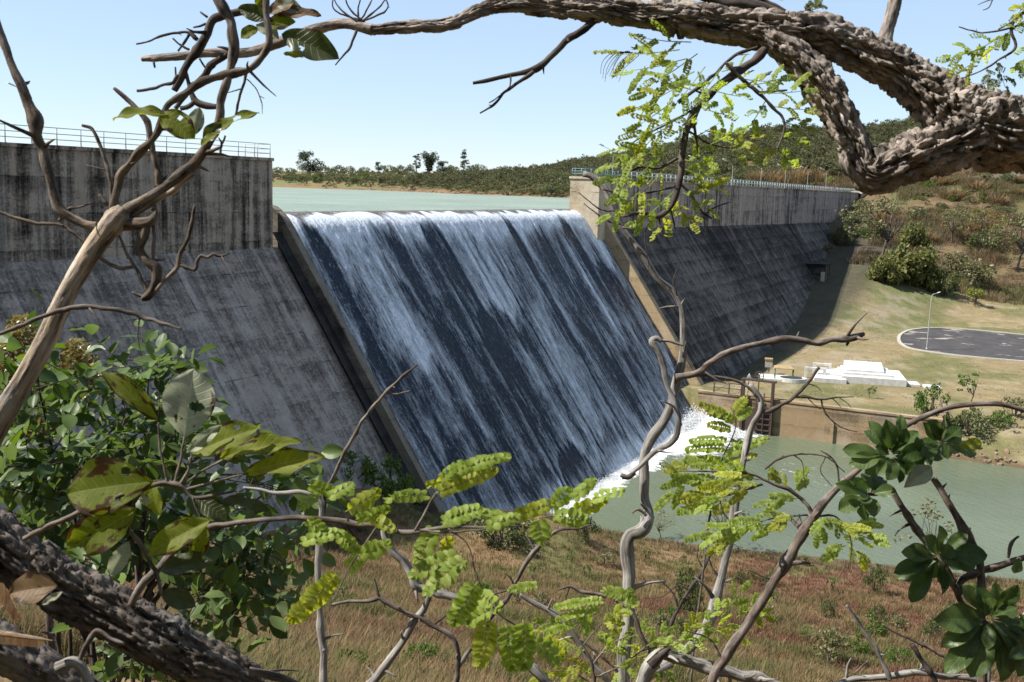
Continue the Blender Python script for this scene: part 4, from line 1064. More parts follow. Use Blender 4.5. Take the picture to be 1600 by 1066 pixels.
# near bank
NB = [(SH[1], 548, 758, 52, 60, 'bright bush left of the two at the dam foot, behind the black twig'), (SH[1], 611, 778, 60, 74, 'dense green bush at the foot of the left training wall'),
      (SH[1], 762, 796, 72, 92, 'large green bush in front of the dark lower spillway'), (SH[0], 782, 850, 52, 92, 'low dark thicket below the large green bush'),
      (SH[0], 915, 845, 40, 40, 'dark bush on the shore left of the crooked grey stem'), (sparse, 1034, 842, 50, 46, 'thin olive bush on the shore right of the crooked grey stem'),
      (SH[2], 945, 886, 20, 36, 'small dusty bush in the red grass left of the crooked stem'), (sapling, 893, 886, 24, 14, 'small upright seedling in red grass, left of the dusty bush'),
      (sapling, 915, 906, 26, 14, 'small upright seedling in red grass just below the first one'), (sapling, 1010, 876, 18, 14, 'tiny seedling right behind the crooked grey stem'),
      (SH[0], 1075, 960, 70, 46, 'dark bush beside the pale leaning stem on the grass slope'), (SH[0], 1366, 926, 42, 32, 'compact dark bush alone in the middle of the right grass slope'),
      (SH[2], 1293, 1036, 50, 52, 'grey green bush low on the right grass slope'), (sapling, 1170, 916, 28, 16, 'small leafy plant between the two leaning stems'),
      (sparse, 1218, 846, 24, 44, 'wispy bush at the waterline below the lime fronds'), (sparse, 1440, 905, 130, 100, 'slender open sapling rising against the pool before the dark rosettes'),
      (sparse, 1120, 862, 104, 84, 'slender open sapling rising against the pool behind the pale leaning stem'), (SH[2], 660, 800, 26, 44, 'brownish low bush between the green bushes at the dam foot'),
      (SH[2], 1400, 985, 22, 34, 'small faded bush low on the slope left of the dark rosettes'), (SH[2], 1030, 985, 24, 30, 'small faded bush right of the crooked grey stem, low on the slope'),
      (SH[1], 455, 790, 50, 60, 'green bush on the mound at the foot of the left dam face'), (SH[2], 560, 830, 24, 46, 'low dusty bush on the mound left of the thin crooked stem')]
for a in NB: plant(*a)
rg = np.random.default_rng(91); nsc = 0
while nsc < 70:
    x, y = rg.uniform(430, 1600), rg.uniform(850, 1060)
    if y < 850 + max(0, x-1000)*.07: continue
    hpx = (y-760)*.12*rg.uniform(.6, 1.3); i = int(rg.choice([0, 1, 2, 4, 5]))
    plant((SH + [sapling, sparse])[i], x, y, hpx, hpx*rg.uniform(.8, 1.4) if i < 4 else hpx*.6, 'small weedy green plant among many alike in the dry grass slope', 'weed', 'weeds scattered in the dry grass', 'weed'); nsc += 1

# ------------------------------------------------------------------ grasses that nobody could count
def blades(P, H, col, wd, rg, lean=.45, per=6, spread=.12):
    k = len(P)*per; B = np.repeat(P, per, 0) + np.c_[rg.normal(0, 1, (k, 2))*spread, np.zeros(k)]; h = np.repeat(H, per)*rg.uniform(.45, 1.15, k)
    a = rg.uniform(0, 2*math.pi, k); dr = np.stack([np.cos(a), np.sin(a), np.zeros(k)], 1); s = np.stack([-np.sin(a), np.cos(a), np.zeros(k)], 1)
    ln = rg.uniform(.05, lean, k)[:, None]*h[:, None]; w_ = np.repeat(wd, per)[:, None]
    B = B - [0, 0, .04]
    M_ = B + dr*ln*.4 + np.array([0, 0, 1])*h[:, None]*.6; T_ = B + dr*ln*1.3 + np.array([0, 0, 1])*h[:, None]
    v = np.stack([B-s*w_, B+s*w_, M_+s*w_*.8, M_-s*w_*.8, T_], 1).reshape(-1, 3); i = np.arange(k)[:, None]*5
    c = np.repeat(col, per, 0)*rg.uniform(.75, 1.3, (k, 1)); c = np.repeat(c, 5, 0)
    m = MB(); m.add(v, i+[3, 2, 4], i+[0, 1, 2, 3], None, c); return m
n = N('grass blades'); g = n.gc(); MT['blade'] = n.finish(n('MixShader', {0: .35, 1: n.bsdf(g, .75, None, .15), 2: n('BsdfTranslucent', {0: g})}))
rg = np.random.default_rng(8)
k = 420000; w_ = np.exp(rg.uniform(math.log(13), math.log(100), k)); x_ = rg.uniform(-.85, .62, k)*w_; P = np.stack([x_, w_, np.zeros(k)], 1)
t, d = TD(P); z = height(t, d); ok = (t < 24) & (z > ZW+.12) & (t > -68) & (d > SLO + SLM*(ZC-z) + 1.4) 
ok &= rg.random(k) < .30
P = P[ok]; P[:, 2] = z[ok]; t, d, z = t[ok], d[ok], z[ok]
c = gcol(t, d, z); n1 = vnoise(t/2.2, d/2.2, 0, 200)
dist = np.linalg.norm(P, axis=1); kind = rg.random(len(P))
c = c*1.0
c = np.where((kind < .13)[:, None], np.array([.30, .22, .115]), c); c = np.where((kind > .74)[:, None]*(n1 > .40)[:, None], np.array([.115, .135, .04]), c)
H = (.22 + .38*n1)*rg.uniform(.7, 1.25, len(P)); wd = .0019*dist**.5
print('grass tufts', len(P))
tag(blades(P, H, c, wd, rg, .7, 8, .15).build('dry_grass', MT['blade'], None, False), kind='stuff')
# straw on the hillside and along the reservoir road
k = 60000; t = rg.uniform(196, 345, k); d = rg.uniform(-30, 130, k); z = height(t, d); n1 = fbm(t/9, d/9, 0, 3, 210)
ok = (n1 > .36) & ((d > 16) | (t > 284)); t, d, z, n1 = t[ok], d[ok], z[ok], n1[ok]
c = gcol(t, d, z)*1.1; kind = rg.random(len(t)); c = np.where((kind < .3)[:, None], np.array([.25, .18, .10]), c)
tag(blades(W(t, d, z), .5+1.7*sst(.4, .62, n1), c, np.full(len(t), .05), rg, .6, 7, .5).build('hillside_straw', MT['blade'], None, False), kind='stuff')
k = 9000; t = rg.uniform(61, 200, k); d = rg.uniform(20, 120, k); z = height(t, d); n1 = fbm(t/6, d/6, 0, 3, 220); P = W(t, d, z)
dl_ = np.min(np.linalg.norm((P[:, None, :2] - P_[None, ::4, :2]), axis=2), axis=1)
inside = (t > 119) & (t < 157) & (d > 38); ins2 = (t > 76) & (t < 100) & (d > 22) & (d < 52)
ok = (n1 > .47) & ~inside & ~ins2 & (dl_ > 1.5)
c = gcol(t[ok], d[ok], z[ok])*1.05; c = np.where((rg.random(ok.sum()) < .4)[:, None], np.array([.12, .155, .05]), c)
tag(blades(P[ok], rg.uniform(.1, .32, ok.sum()), c, np.full(ok.sum(), .03), rg, .8, 6, .35).build('field_grass', MT['blade'], None, False), kind='stuff')

# stones along the lake margin and the rip-rap by the pool
def stones(P, S, rg):
    m = MB(); ico = []
    ph = (1+5**.5)/2; V = unit(np.array([[-1, ph, 0], [1, ph, 0], [-1, -ph, 0], [1, -ph, 0], [0, -1, ph], [0, 1, ph], [0, -1, -ph], [0, 1, -ph], [ph, 0, -1], [ph, 0, 1], [-ph, 0, -1], [-ph, 0, 1]]))
    F_ = np.array([[0,11,5],[0,5,1],[0,1,7],[0,7,10],[0,10,11],[1,5,9],[5,11,4],[11,10,2],[10,7,6],[7,1,8],[3,9,4],[3,4,2],[3,2,6],[3,6,8],[3,8,9],[4,9,5],[2,4,11],[6,2,10],[8,6,7],[9,8,1]])
    for p, s in zip(P, S):
        q, _ = np.linalg.qr(rg.normal(size=(3, 3))); v = (V*rg.uniform(.75, 1.15, (12, 1))*[1, .75, .55]) @ q.T
        m.add(v*s + p, F_, None, None, (.7+.6*rg.random(),)*3)
    return m
n = N('reddish stones'); c = n.mix(n.noise(n.pos(), 1.2, 4), (.20, .10, .06), (.30, .24, .19)); c = n.mix(.6, c, n.gc(), 'MULTIPLY'); MT['stone'] = n.finish(n.bsdf(c, .9, n.bump(n.noise(n.pos(), 6, 4), .6, .05), .2))
k = 620; t = rg.uniform(54.5, 63, k); d = rg.uniform(50.8, 105, k); z = height(t, d); ok = (z > ZW-.25) & (z < ZW+2.6)
tag(stones(W(t, d, z)[ok] , rg.uniform(.15, .55, ok.sum()), rg).build('rubble', MT['stone'], None, False), kind='stuff')
d = rg.uniform(-190, -45, 420); t = np.interp(d, SHORE[:, 0], SHORE[:, 1]) + rg.uniform(-4, 6, 420); z = height(t, d); ok = np.abs(z-ZC) < .6
tag(stones(W(t, d, z)[ok], rg.uniform(.2, .55, ok.sum()), rg).build('shore_rubble', MT['stone'], None, False), kind='stuff')
# ------------------------------------------------------------------ foreground trees, saplings and leaves
MT['bark_bough'] = bark_mat('deep cracked bark', (.014, .010, .008), (.44, .37, .32), .8, .9)
MT['bark_left'] = bark_mat('striped brown bark', (.04, .027, .021), (.54, .43, .32), 1.0, .9, streak=.35)
MT['bark_left2'] = bark_mat('dark and backlit knotty twig bark', (.022, .016, .013), (.22, .17, .13), 1.0, .9)  # darker bark paints the left tree's backlit branches; also dark rosette stems
MT['bark_dead'] = bark_mat('silver dead wood', (.075, .066, .058), (.37, .345, .31), 1.0, .8, streak=.4)
MT['bark_log'] = bark_mat('black brown rough bark', (.010, .0075, .006), (.21, .175, .15), .9, .9)
MT['bark_brown'] = bark_mat('red brown twig bark', (.045, .034, .028), (.215, .172, .142), 1.0, .7)
MT['bark_dark'] = bark_mat('dark twig bark', (.028, .021, .019), (.12, .095, .08), 1.0, .5)
MT['wood_raw'] = bark_mat('torn orange wood', (.16, .075, .032), (.34, .21, .105), 1.2, .5, streak=.2)
MT['lf_big'] = leaf_mat('large blotched leaf', (.10, .135, .018), (.15, .17, .025), .55, .14, .6, vein=True, brown=.55)
MT['lf_big2'] = leaf_mat('large yellow green leaf', (.14, .18, .022), (.20, .22, .035), .55, .18, .55, vein=True, brown=.22)
MT['lf_pale'] = leaf_mat('pale felted leaf', (.22, .25, .15), (.30, .32, .22), .3, .3, .6, vein=True, brown=.06)
MT['lf_brown'] = leaf_mat('dry brown leaf', (.11, .06, .025), (.20, .13, .06), .35, .3, .6, vein=True, brown=.5)
MT['lf_dk'] = leaf_mat('dark olive leaf', (.035, .05, .012), (.06, .075, .02), .4, .4, .4, vein=True, brown=.1)
MT['lf_bush'] = leaf_mat('grey green bush leaf', (.038, .072, .015), (.12, .17, .055), .38, .30, .45, vein=False)
MT['lf_mim'] = leaf_mat('lime leaflet', (.22, .30, .05), (.33, .40, .10), .52, .2, .5)
MT['lf_mimy'] = leaf_mat('yellow lime leaflet', (.29, .33, .05), (.38, .40, .08), .52, .2, .5)
MT['lf_ros'] = leaf_mat('glossy dark leaf', (.040, .078, .018), (.10, .145, .045), .38, .30, .42, vein=True, brown=.0)
MT['lf_gold2'] = leaf_mat('small olive gold leaf', (.11, .10, .03), (.22, .18, .07), .35, .5, .35)

def barkdisp(cw, cl, dep, seed):
    def f(tc, R):
        q = tc*[1/cw, 1/cw, 1/cl]; q = q + .35*np.stack([vnoise(q[:, 0]*.8, q[:, 1]*.8, q[:, 2]*.8, seed+k)-.5 for k in range(3)], 1)*2
        g, cid = cells(q, seed); g2, _ = cells(q*2.3, seed+9)
        f1 = np.abs(fbm(tc[:, 0]/cw*.75, tc[:, 1]/cw*.75, tc[:, 2]/cl*.55, 3, seed+31)-.5)*2; fis = sst(.02, .16, f1)
        k = np.clip(R/.06, .25, 1.3)
        return dep*k*(.72*sst(0, .12, g)*(.35+1.1*cid) + .30*sst(0, .2, g2) + .70*fis - 1.6 + .5*(fbm(tc[:, 0]*60, tc[:, 1]*60, tc[:, 2]*40, 3, seed)-.5)) + R*.09*(fbm(tc[:, 0]*9, tc[:, 1]*9, tc[:, 2]*7, 2, seed+4)-.5)*2
    return f

def pl(pts, w0, w1=None):
    """traced (px, py, radius px[, depth]) -> rows x y z r"""
    n = len(pts); w1 = w0 if w1 is None else w1; out = []
    for i, p in enumerate(pts):
        w = p[3] if len(p) > 3 else w0 + (w1-w0)*i/max(1, n-1); q = at(p[0], p[1], w); out.append([*q, p[2]*w/FPX])
    return np.array(out)
def rooted(P, end=0, lean=(0, 0, 0)):
    """carry one end of the limb on down into the ground"""
    p = P[end].copy(); g = hz(p[:3]) - .3; dz = p[2]-g; ex = []
    for f in (.35, 1.0): ex.append([p[0]+lean[0]*f*dz, p[1]+lean[1]*f*dz, p[2]-dz*f, p[3]*(1+.3*f)])
    ex = np.array(ex); return np.vstack([ex[::-1], P]) if end == 0 else np.vstack([P, ex])
_sd = [100]
def limb(parent, name, P, mat, sides=10, rough=.13, step=None, disp=None, seed=None):
    _sd[0] += 1; m = MB(); r = P[:, 3].max()
    P = P.copy()
    if disp is None: P[:, 3] *= .84
    if disp is None and len(P) > 2:      # crooked growth with nodes
        rg = np.random.default_rng(_sd[0]); P = catmull(P, max(.012, r*3.2)); k = len(P)
        if k > 3:
            P[1:-1, :3] += rg.normal(size=(k-2, 3))*P[1:-1, 3:4]*(.17 if r < .012 else .11)
            P[1:-1, 3] *= 1 + .07*rg.normal(size=k-2) + .22*(rg.random(k-2) < .16)
    tube(m, P, step or max(.006, r*.45), sides, rough, seed or _sd[0], .9, None, disp)
    if disp is None and len(P) > 4 and r > .0025:      # short spurs and bud stubs
        rg = np.random.default_rng(_sd[0] + 999); L_ = np.linalg.norm(np.diff(P[:, :3], axis=0), axis=1).sum()
        for q in range(int(min(14, L_*7))):
            i = int(rg.integers(1, len(P)-1)); tdir = unit(P[i+1, :3]-P[i-1, :3]); sd = unit(np.cross(tdir, rg.normal(size=3))); r_ = P[i, 3]
            if r_ < .0012 or P[i, :3] @ CF < .5: continue
            dr = unit(sd + tdir*rg.uniform(.2, .9)); ln_ = r_*rg.uniform(1.6, 3.0) + (rg.uniform(.02, .09) if rg.random() < .3 else 0); b = P[i, :3]
            tube(m, np.array([[*b, r_*.5], [*(b + dr*(r_ + ln_*.5)), r_*.3], [*(b + dr*(r_ + ln_) + rg.normal(size=3)*ln_*.12), r_*.12]]), max(.006, ln_*.4), 6, .2, q)
    return m.build(name, MT[mat], parent)

def leafgrid(mb, base, tip, width, normal, fold=.35, droop=.15, nu=12, nv=7, ob=.5, holes=(), rg=None, wav=.04, stem=0.0):
    base, tip = np.asarray(base, float), np.asarray(tip, float); ax = tip-base; L = np.linalg.norm(ax); a = ax/L
    n_ = normal - a*(normal@a); n_ = unit(n_); s = np.cross(n_, a)
    u = np.linspace(0, 1, nu+1); v = np.linspace(-1, 1, nv); U, V = np.meshgrid(u, v, indexing='ij')
    e = math.log(.5)/math.log(min(.8, max(.2, ob))); hw = np.sin(math.pi*np.clip(U, 0, 1)**e)**.72*width*.5
    ph = rg.uniform(0, 6) if rg is not None else 0
    X = base + U[..., None]*ax + (V*hw)[..., None]*s + (np.abs(V)*hw*fold - droop*L*(U-.5)**2*1.6 + droop*L*.4 + wav*L*np.sin(U*13+ph+V*2)*np.abs(V)**2)[..., None]*n_
    i = (np.arange(nu)[:, None]*nv + np.arange(nv-1)).ravel(); q = np.stack([i, i+1, i+nv+1, i+nv], 1)
    if len(holes):
        cu = (U.ravel()[q]).mean(1); cv = (V.ravel()[q]).mean(1); ok = np.ones(len(q), bool)
        for hu, hv, ru, rv in holes: ok &= ((cu-hu)/ru)**2 + ((cv-hv)/rv)**2 > 1
        q = q[ok]
    mb.add(X.reshape(-1, 3), None, q, np.stack([U, V, np.zeros_like(U)], -1).reshape(-1, 3) + ([0, 0, rg.uniform(0, 20)] if rg is not None else [0, 0, 0]))
    if stem: tube(mb, np.array([[*(base - a*stem), .0016], [*base, .0015], [*(base+ax*.5), .0009]]), .03, 5)

FG = np.random.default_rng(55)
def facing(tilt=(0, 0, 0), rnd=.35): return unit(-CF + np.asarray(tilt, float) + FG.normal(size=3)*rnd)
def leaf(parent, x0, y0, x1, y1, wpx, w, mat, tilt=(0, 0, 0), dw=0.0, label=None, **kw):
    m = MB(); n_ = unit(-CF + tilt[0]*CR + tilt[1]*CU)
    kw.setdefault('nu', 22); kw.setdefault('nv', 13)
    leafgrid(m, at(x0, y0, w), at(x1, y1, w+dw), wpx*w/FPX, n_, rg=FG, **kw)
    return tag(m.build('leaf', MT[mat], parent), label)

def leaflet(mb, b, a, s, n_, L, wd):
    """oval folded leaflet"""
    us = (0, .12, .4, .72, .93, 1.0); hs = (.12, .62, 1, .92, .5, .05); v = []
    for u, h in zip(us, hs):
        c = b + a*L*u + n_*L*.10*math.sin(u*3.1)
        v += [c - s*wd*h + n_*wd*h*.35, c, c + s*wd*h + n_*wd*h*.35]
    q = [(i*3+j, i*3+j+1, i*3+4+j, i*3+3+j) for i in range(5) for j in range(2)]
    mb.add(np.array(v), None, q)
def pinna(mb, base, tip, width, normal, pairs=9, droop=.08):
    ax = tip-base; L = np.linalg.norm(ax); a = ax/L; n_ = unit(normal-a*(normal@a)); s = np.cross(n_, a)
    pt = lambda u: base + ax*u + n_*droop*L*(1-(2*u-1)**2)
    tube(mb, np.array([[*pt(u), .0011*(1.2-u)] for u in (0, .35, .7, .98)]), .05, 4)
    for k in range(pairs):
        u = .10 + .86*k/(pairs-1); c = pt(u); fl = width*.5*(.72+.5*math.sin(math.pi*min(1, (u+.12)*.86)))*FG.uniform(.82, 1.12)
        for sg in (-1, 1):
            dr = unit(s*sg*1.0 + a*(.42+.35*(u > .9)) + n_*FG.uniform(-.35, .25)); sd = unit(np.cross(n_ + s*sg*.25 + FG.normal(size=3)*.15, dr))
            leaflet(mb, c, dr, sd, unit(np.cross(dr, sd)), fl, L/pairs*FG.uniform(.62, .82))
    leaflet(mb, pt(.97), a, s, n_, width*.42, L/pairs*.6)

def bipin(mb, x0, y0, x1, y1, w, wd=15, npin=4, lp=8, ln=.62):
    """small twice-divided frond: a few pinnae of oval leaflets along a thin stalk"""
    ux_, uy_ = x1-x0, y1-y0; L = math.hypot(ux_, uy_)
    for k in range(npin):
        u = .18 + .72*k/max(1, npin-1); sg = (1 if k % 2 else -1)*(1 if k < npin-1 else .15); bx, by = x0+ux_*u, y0+uy_*u
        f = ln*FG.uniform(.75, 1.1)*(.7 if k == 0 else 1); ex = bx + ux_*f*.72 - sg*uy_*f*.62; ey = by + uy_*f*.72 + sg*ux_*f*.62
        pinna(mb, at(bx, by, w), at(ex, ey, w+FG.normal()*.06), wd*w/FPX, facing((0, 0, .6), .5), lp)
    tube(mb, pl([(x0, y0, .8), (x0+ux_*.5, y0+uy_*.5 + L*.02, .7), (x1*.9+x0*.1, y1*.9+y0*.1, .4)], w), .1, 4)

def frond(mb, base, tip, normal, npin=6, plen=.5, nl=9, droop=.12):
    """bipinnate frond of many tiny leaflets"""
    ax = tip-base; L = np.linalg.norm(ax); a = ax/L; n_ = unit(normal-a*(normal@a)); s = np.cross(n_, a)
    pt = lambda u: base + ax*u + n_*droop*L*(1-(2*u-1)**2)
    tube(mb, np.array([[*pt(u), .0011*(1.3-u)] for u in (0, .35, .7, 1)]), .06, 4)
    C, A, S_, Nn, LL = [], [], [], [], []
    for k in range(npin):
        u = .15 + .85*k/(npin-1); c = pt(u)
        for sg in (-1, 1):
            pd = unit(s*sg*.9 + a*(.75 + .5*u) + n_*FG.uniform(-.5, .15)); pL = L*plen*(.55 + .6*math.sin(math.pi*(.15+.75*u)))*FG.uniform(.8, 1.15)
            ps = unit(np.cross(n_ + FG.normal(size=3)*.3, pd)); pn = np.cross(pd, ps)
            for j in range(nl):
                v = .08 + .92*j/(nl-1)
                for s2 in (-1, 1):
                    C.append(c + pd*pL*v - pn*pL*.15*v*v); d_ = unit(ps*s2 + pd*.45 + pn*FG.uniform(-.3, .3)); A.append(d_); S_.append(unit(np.cross(pn, d_))); Nn.append(pn); LL.append(pL/nl*1.95*(1.05-.3*v))
    C, A, S_, Nn, LL = map(np.array, (C, A, S_, Nn, LL)); LL = LL[:, None]; k = len(C)
    v = np.stack([C, C+A*LL*.55+S_*LL*.36+Nn*LL*.08, C+A*LL, C+A*LL*.55-S_*LL*.36+Nn*LL*.08], 1).reshape(-1, 3); i = np.arange(k)[:, None]*4
    mb.add(v, np.concatenate([i+[0, 1, 2], i+[0, 2, 3]]))

# ============ the big cracked bough reaching in from the right
wB = 3.2
tb = at(1900, 600, 3.5); tb[2] = hz(tb)
big = thing('gnarled_tree', 'gnarled tree whose thick cracked bough arches in from the right across the top', 'tree', tb)
main = [(2000, 1000, 84, 3.5), (1990, 640, 76, 3.5), (1900, 380, 70, 3.45), (1740, 250, 62, 3.35), (1600, 212, 57), (1545, 203, 58), (1500, 186, 56), (1462, 156, 44), (1425, 126, 37), (1385, 102, 33), (1340, 78, 32), (1300, 62, 33), (1262, 54, 31), (1195, 46, 30), (1130, 38, 27), (1060, 27, 27), (1010, 23, 22), (960, 18, 20), (900, 14, 17), (850, 10, 15), (800, 7, 13.5), (752, 16, 11.5), (700, 38, 10), (640, 42, 9.5), (582, 47, 9.5)]
limb(big, 'trunk', rooted(pl(main, wB), 0), 'bark_bough', 110, 0, .0065, barkdisp(.020, .085, .022, 7), 7)
limb(big, 'branch', pl([(582, 47, 9.5), (540, 37, 8.5), (500, 44, 8.5), (470, 53, 8), (432, 68, 8), (388, 82, 7.5), (324, 83, 7), (270, 89, 6.5), (222, 92, 4.5)], wB, 3.3), 'bark_bough', 26, 0, .005, barkdisp(.018, .05, .0045, 9), 9)
vl = [(1520, 208, 44), (1470, 232, 40), (1425, 249, 40), (1388, 262, 36), (1360, 270, 31), (1344, 258, 26), (1334, 226, 25), (1315, 189, 27), (1295, 152, 28), (1275, 122, 29), (1248, 94, 27), (1214, 66, 24), (1190, 48, 18)]
limb(big, 'limb', pl(vl, 3.16, 3.18), 'bark_bough', 96, 0, .0065, barkdisp(.019, .075, .021, 17), 17)
limb(big, 'limb', pl([(1380, 70, 15), (1386, 48, 11), (1394, 20, 11), (1404, -30, 11), (1412, -120, 10)], 3.22), 'bark_bough', 36, 0, .006, barkdisp(.02, .05, .006, 23), 23)
limb(big, 'limb', pl([(1238, 32, 9), (1190, 14, 11), (1130, 3, 11), (1085, -14, 10), (1020, -60, 9)], 3.4), 'bark_dark', 14)
limb(big, 'limb', pl([(1226, 20, 6), (1195, 2, 6), (1160, -30, 6)], 3.45), 'bark_dark', 10)
limb(big, 'branch', pl([(930, 30, 8), (912, 46, 7), (888, 62, 6.5), (858, 90, 6), (837, 108, 6), (812, 114, 4.6), (783, 121, 3.6), (739, 130, 3)], 3.2, 3.1), 'bark_dark', 10)
limb(big, 'twig', pl([(834, 112, 4), (814, 127, 3.3), (787, 146, 2.5), (770, 165, 2.2), (750, 177, 1.6)], 3.12), 'bark_dark', 7)
limb(big, 'twig', pl([(786, 146, 1.6), (774, 155, 1.3), (764, 161, 1)], 3.12), 'bark_dark', 6)
hang = [(1195, 78, 8), (1178, 96, 7.5), (1155, 111, 8), (1121, 135, 7.5), (1094, 165, 7), (1073, 203, 6.5), (1066, 243, 6.5), (1060, 290, 6), (1047, 324, 5), (1030, 338, 4.4), (1003, 334, 3.2), (972, 339, 2)]
limb(big, 'branch', pl(hang, 3.15, 3.0), 'bark_dark', 12)
for pts in ([(1064, 288, 3), (1080, 304, 2.6), (1094, 328, 2.2), (1112, 342, 1.6)], [(1104, 332, 1.6), (1122, 322, 1.3), (1142, 316, 1)], [(1096, 330, 1.2), (1102, 352, 1), (1104, 370, .8)], [(1047, 322, 1.8), (1052, 344, 1.4), (1056, 362, 1)], [(1030, 338, 1.6), (1012, 352, 1.2), (1008, 378, .9), (1012, 400, .7)],
            [(1134, 98, 3), (1161, 125, 4), (1185, 145, 3.5), (1205, 165, 3), (1225, 189, 2.5), (1222, 216, 2), (1214, 233, 1.5)], [(1184, 144, 2.6), (1208, 143, 2.2), (1230, 141, 1.6)], [(1060, 160, 4), (1085, 142, 3.5), (1110, 122, 3), (1150, 86, 3), (1184, 74, 3)],
            [(1066, 243, 3), (1030, 262, 2.4), (1000, 262, 2), (972, 274, 1.4)], [(1062, 290, 2.2), (1020, 300, 1.8), (985, 306, 1.3)], [(1094, 165, 2.4), (1060, 185, 2), (1020, 205, 1.5), (985, 225, 1)], [(1073, 203, 2), (1110, 225, 1.6), (1140, 232, 1.2)]):
    limb(big, 'twig', pl(pts, 3.1), 'bark_dark', 7)
# fine dead twigs left of the leaves
for k in range(9):
    x, y = 958+k*5, 82 + 2*math.sin(k); limb(big, 'twig', pl([(985, 83, .8), (x, y, .7), (x-16-k, y+14+3*k % 13, .5), (x-20-k*1.4, y+34+5*(k % 3), .35)], 3.2), 'bark_dark', 4)
FR = [(1062, 78, 960, 86), (1080, 66, 1002, 60), (1072, 92, 982, 112), (1090, 84, 1018, 132), (1085, 112, 1002, 150), (1102, 104, 1052, 168), (1066, 132, 988, 172), (1052, 158, 998, 196), (1126, 108, 1088, 156),
      (1062, 182, 985, 214), (1048, 196, 962, 238), (1050, 222, 960, 262), (1022, 212, 990, 250), (1042, 240, 950, 282), (1012, 262, 958, 312), (1040, 262, 985, 322), (1000, 300, 950, 340), (1052, 300, 1004, 344), (1062, 312, 1030, 362), (1030, 332, 988, 352),
      (1064, 262, 1118, 282), (1066, 280, 1126, 300), (1070, 250, 1112, 258), (1064, 298, 1110, 330), (1058, 320, 1084, 352), (1094, 168, 1142, 182), (1110, 140, 1160, 152), (1150, 122, 1205, 128), (1172, 134, 1224, 122), (1186, 146, 1262, 142), (1206, 166, 1262, 172), (1196, 158, 1170, 200), (1222, 190, 1262, 200),
      (1140, 230, 1192, 216), (1140, 232, 1180, 252), (1214, 232, 1240, 258), (1214, 232, 1188, 246), (1220, 214, 1256, 228), (1110, 226, 1150, 206), (1102, 204, 1132, 212), (1090, 176, 1052, 210), (1128, 112, 1170, 100), (1084, 300, 1108, 292), (1020, 204, 1000, 232), (988, 226, 968, 250), (1080, 140, 1040, 128), (1044, 182, 1012, 172), (1076, 206, 1104, 244)]
FR_unused = [(x0 + FG.normal()*7, y0 + FG.normal()*7, x1 + FG.normal()*12, y1 + FG.normal()*12) for x0, y0, x1, y1 in FR if FG.random() < .55]
for i, (x0, y0, x1, y1) in enumerate(FR):
    m = MB(); w_ = 3.1 + FG.normal()*.12
    bipin(m, x0, y0, x1, y1, w_, 10.5, 4, 8, .52); m.build('frond', MT['lf_mim' if i % 3 else 'lf_mimy'], big)
# spray in the upper right corner
for pts in ([(1650, -20, 4), (1600, 18, 3), (1580, 44, 3), (1587, 74, 2.5), (1560, 94, 2), (1533, 111, 1.5), (1502, 123, 1)], [(1640, 22, 2.6), (1600, 37, 2.2), (1566, 47, 2), (1533, 51, 1.6), (1498, 42, 1)], [(1620, -10, 2), (1588, 30, 1.6), (1560, 46, 1.2)], [(1590, -20, 1.6), (1552, -2, 1.4), (1545, 12, 1), (1536, 16, .8)], [(1548, 0, 1), (1536, 4, .8), (1528, 8, .6)]):
    limb(big, 'twig', pl(pts, 2.9), 'bark_dark', 7)
for x0, y0, x1, y1, mt in ((1575, 52, 1512, 84, 'lf_mim'), (1540, 74, 1478, 92, 'lf_mim'), (1560, 70, 1500, 112, 'lf_mimy'), (1604, 30, 1560, 62, 'lf_mim'), (1556, 96, 1572, 140, 'lf_dark'), (1542, 104, 1548, 136, 'lf_dark'), (1620, 60, 1596, 100, 'lf_mim'), (1604, 4, 1584, 30, 'lf_mimy'), (1618, 96, 1590, 112, 'lf_mim'), (1260, 16, 1280, 4, 'lf_dark'), (1252, 18, 1284, 12, 'lf_dark'), (1225, 0, 1215, -18, 'lf_dark'), (1090, 22, 1060, -10, 'lf_mim')):
    m = MB(); bipin(m, x0, y0, x1, y1, 2.9 if x0 > 1300 else 3.4, 11, 4, 8, .5); m.build('frond', MT[mt], big)

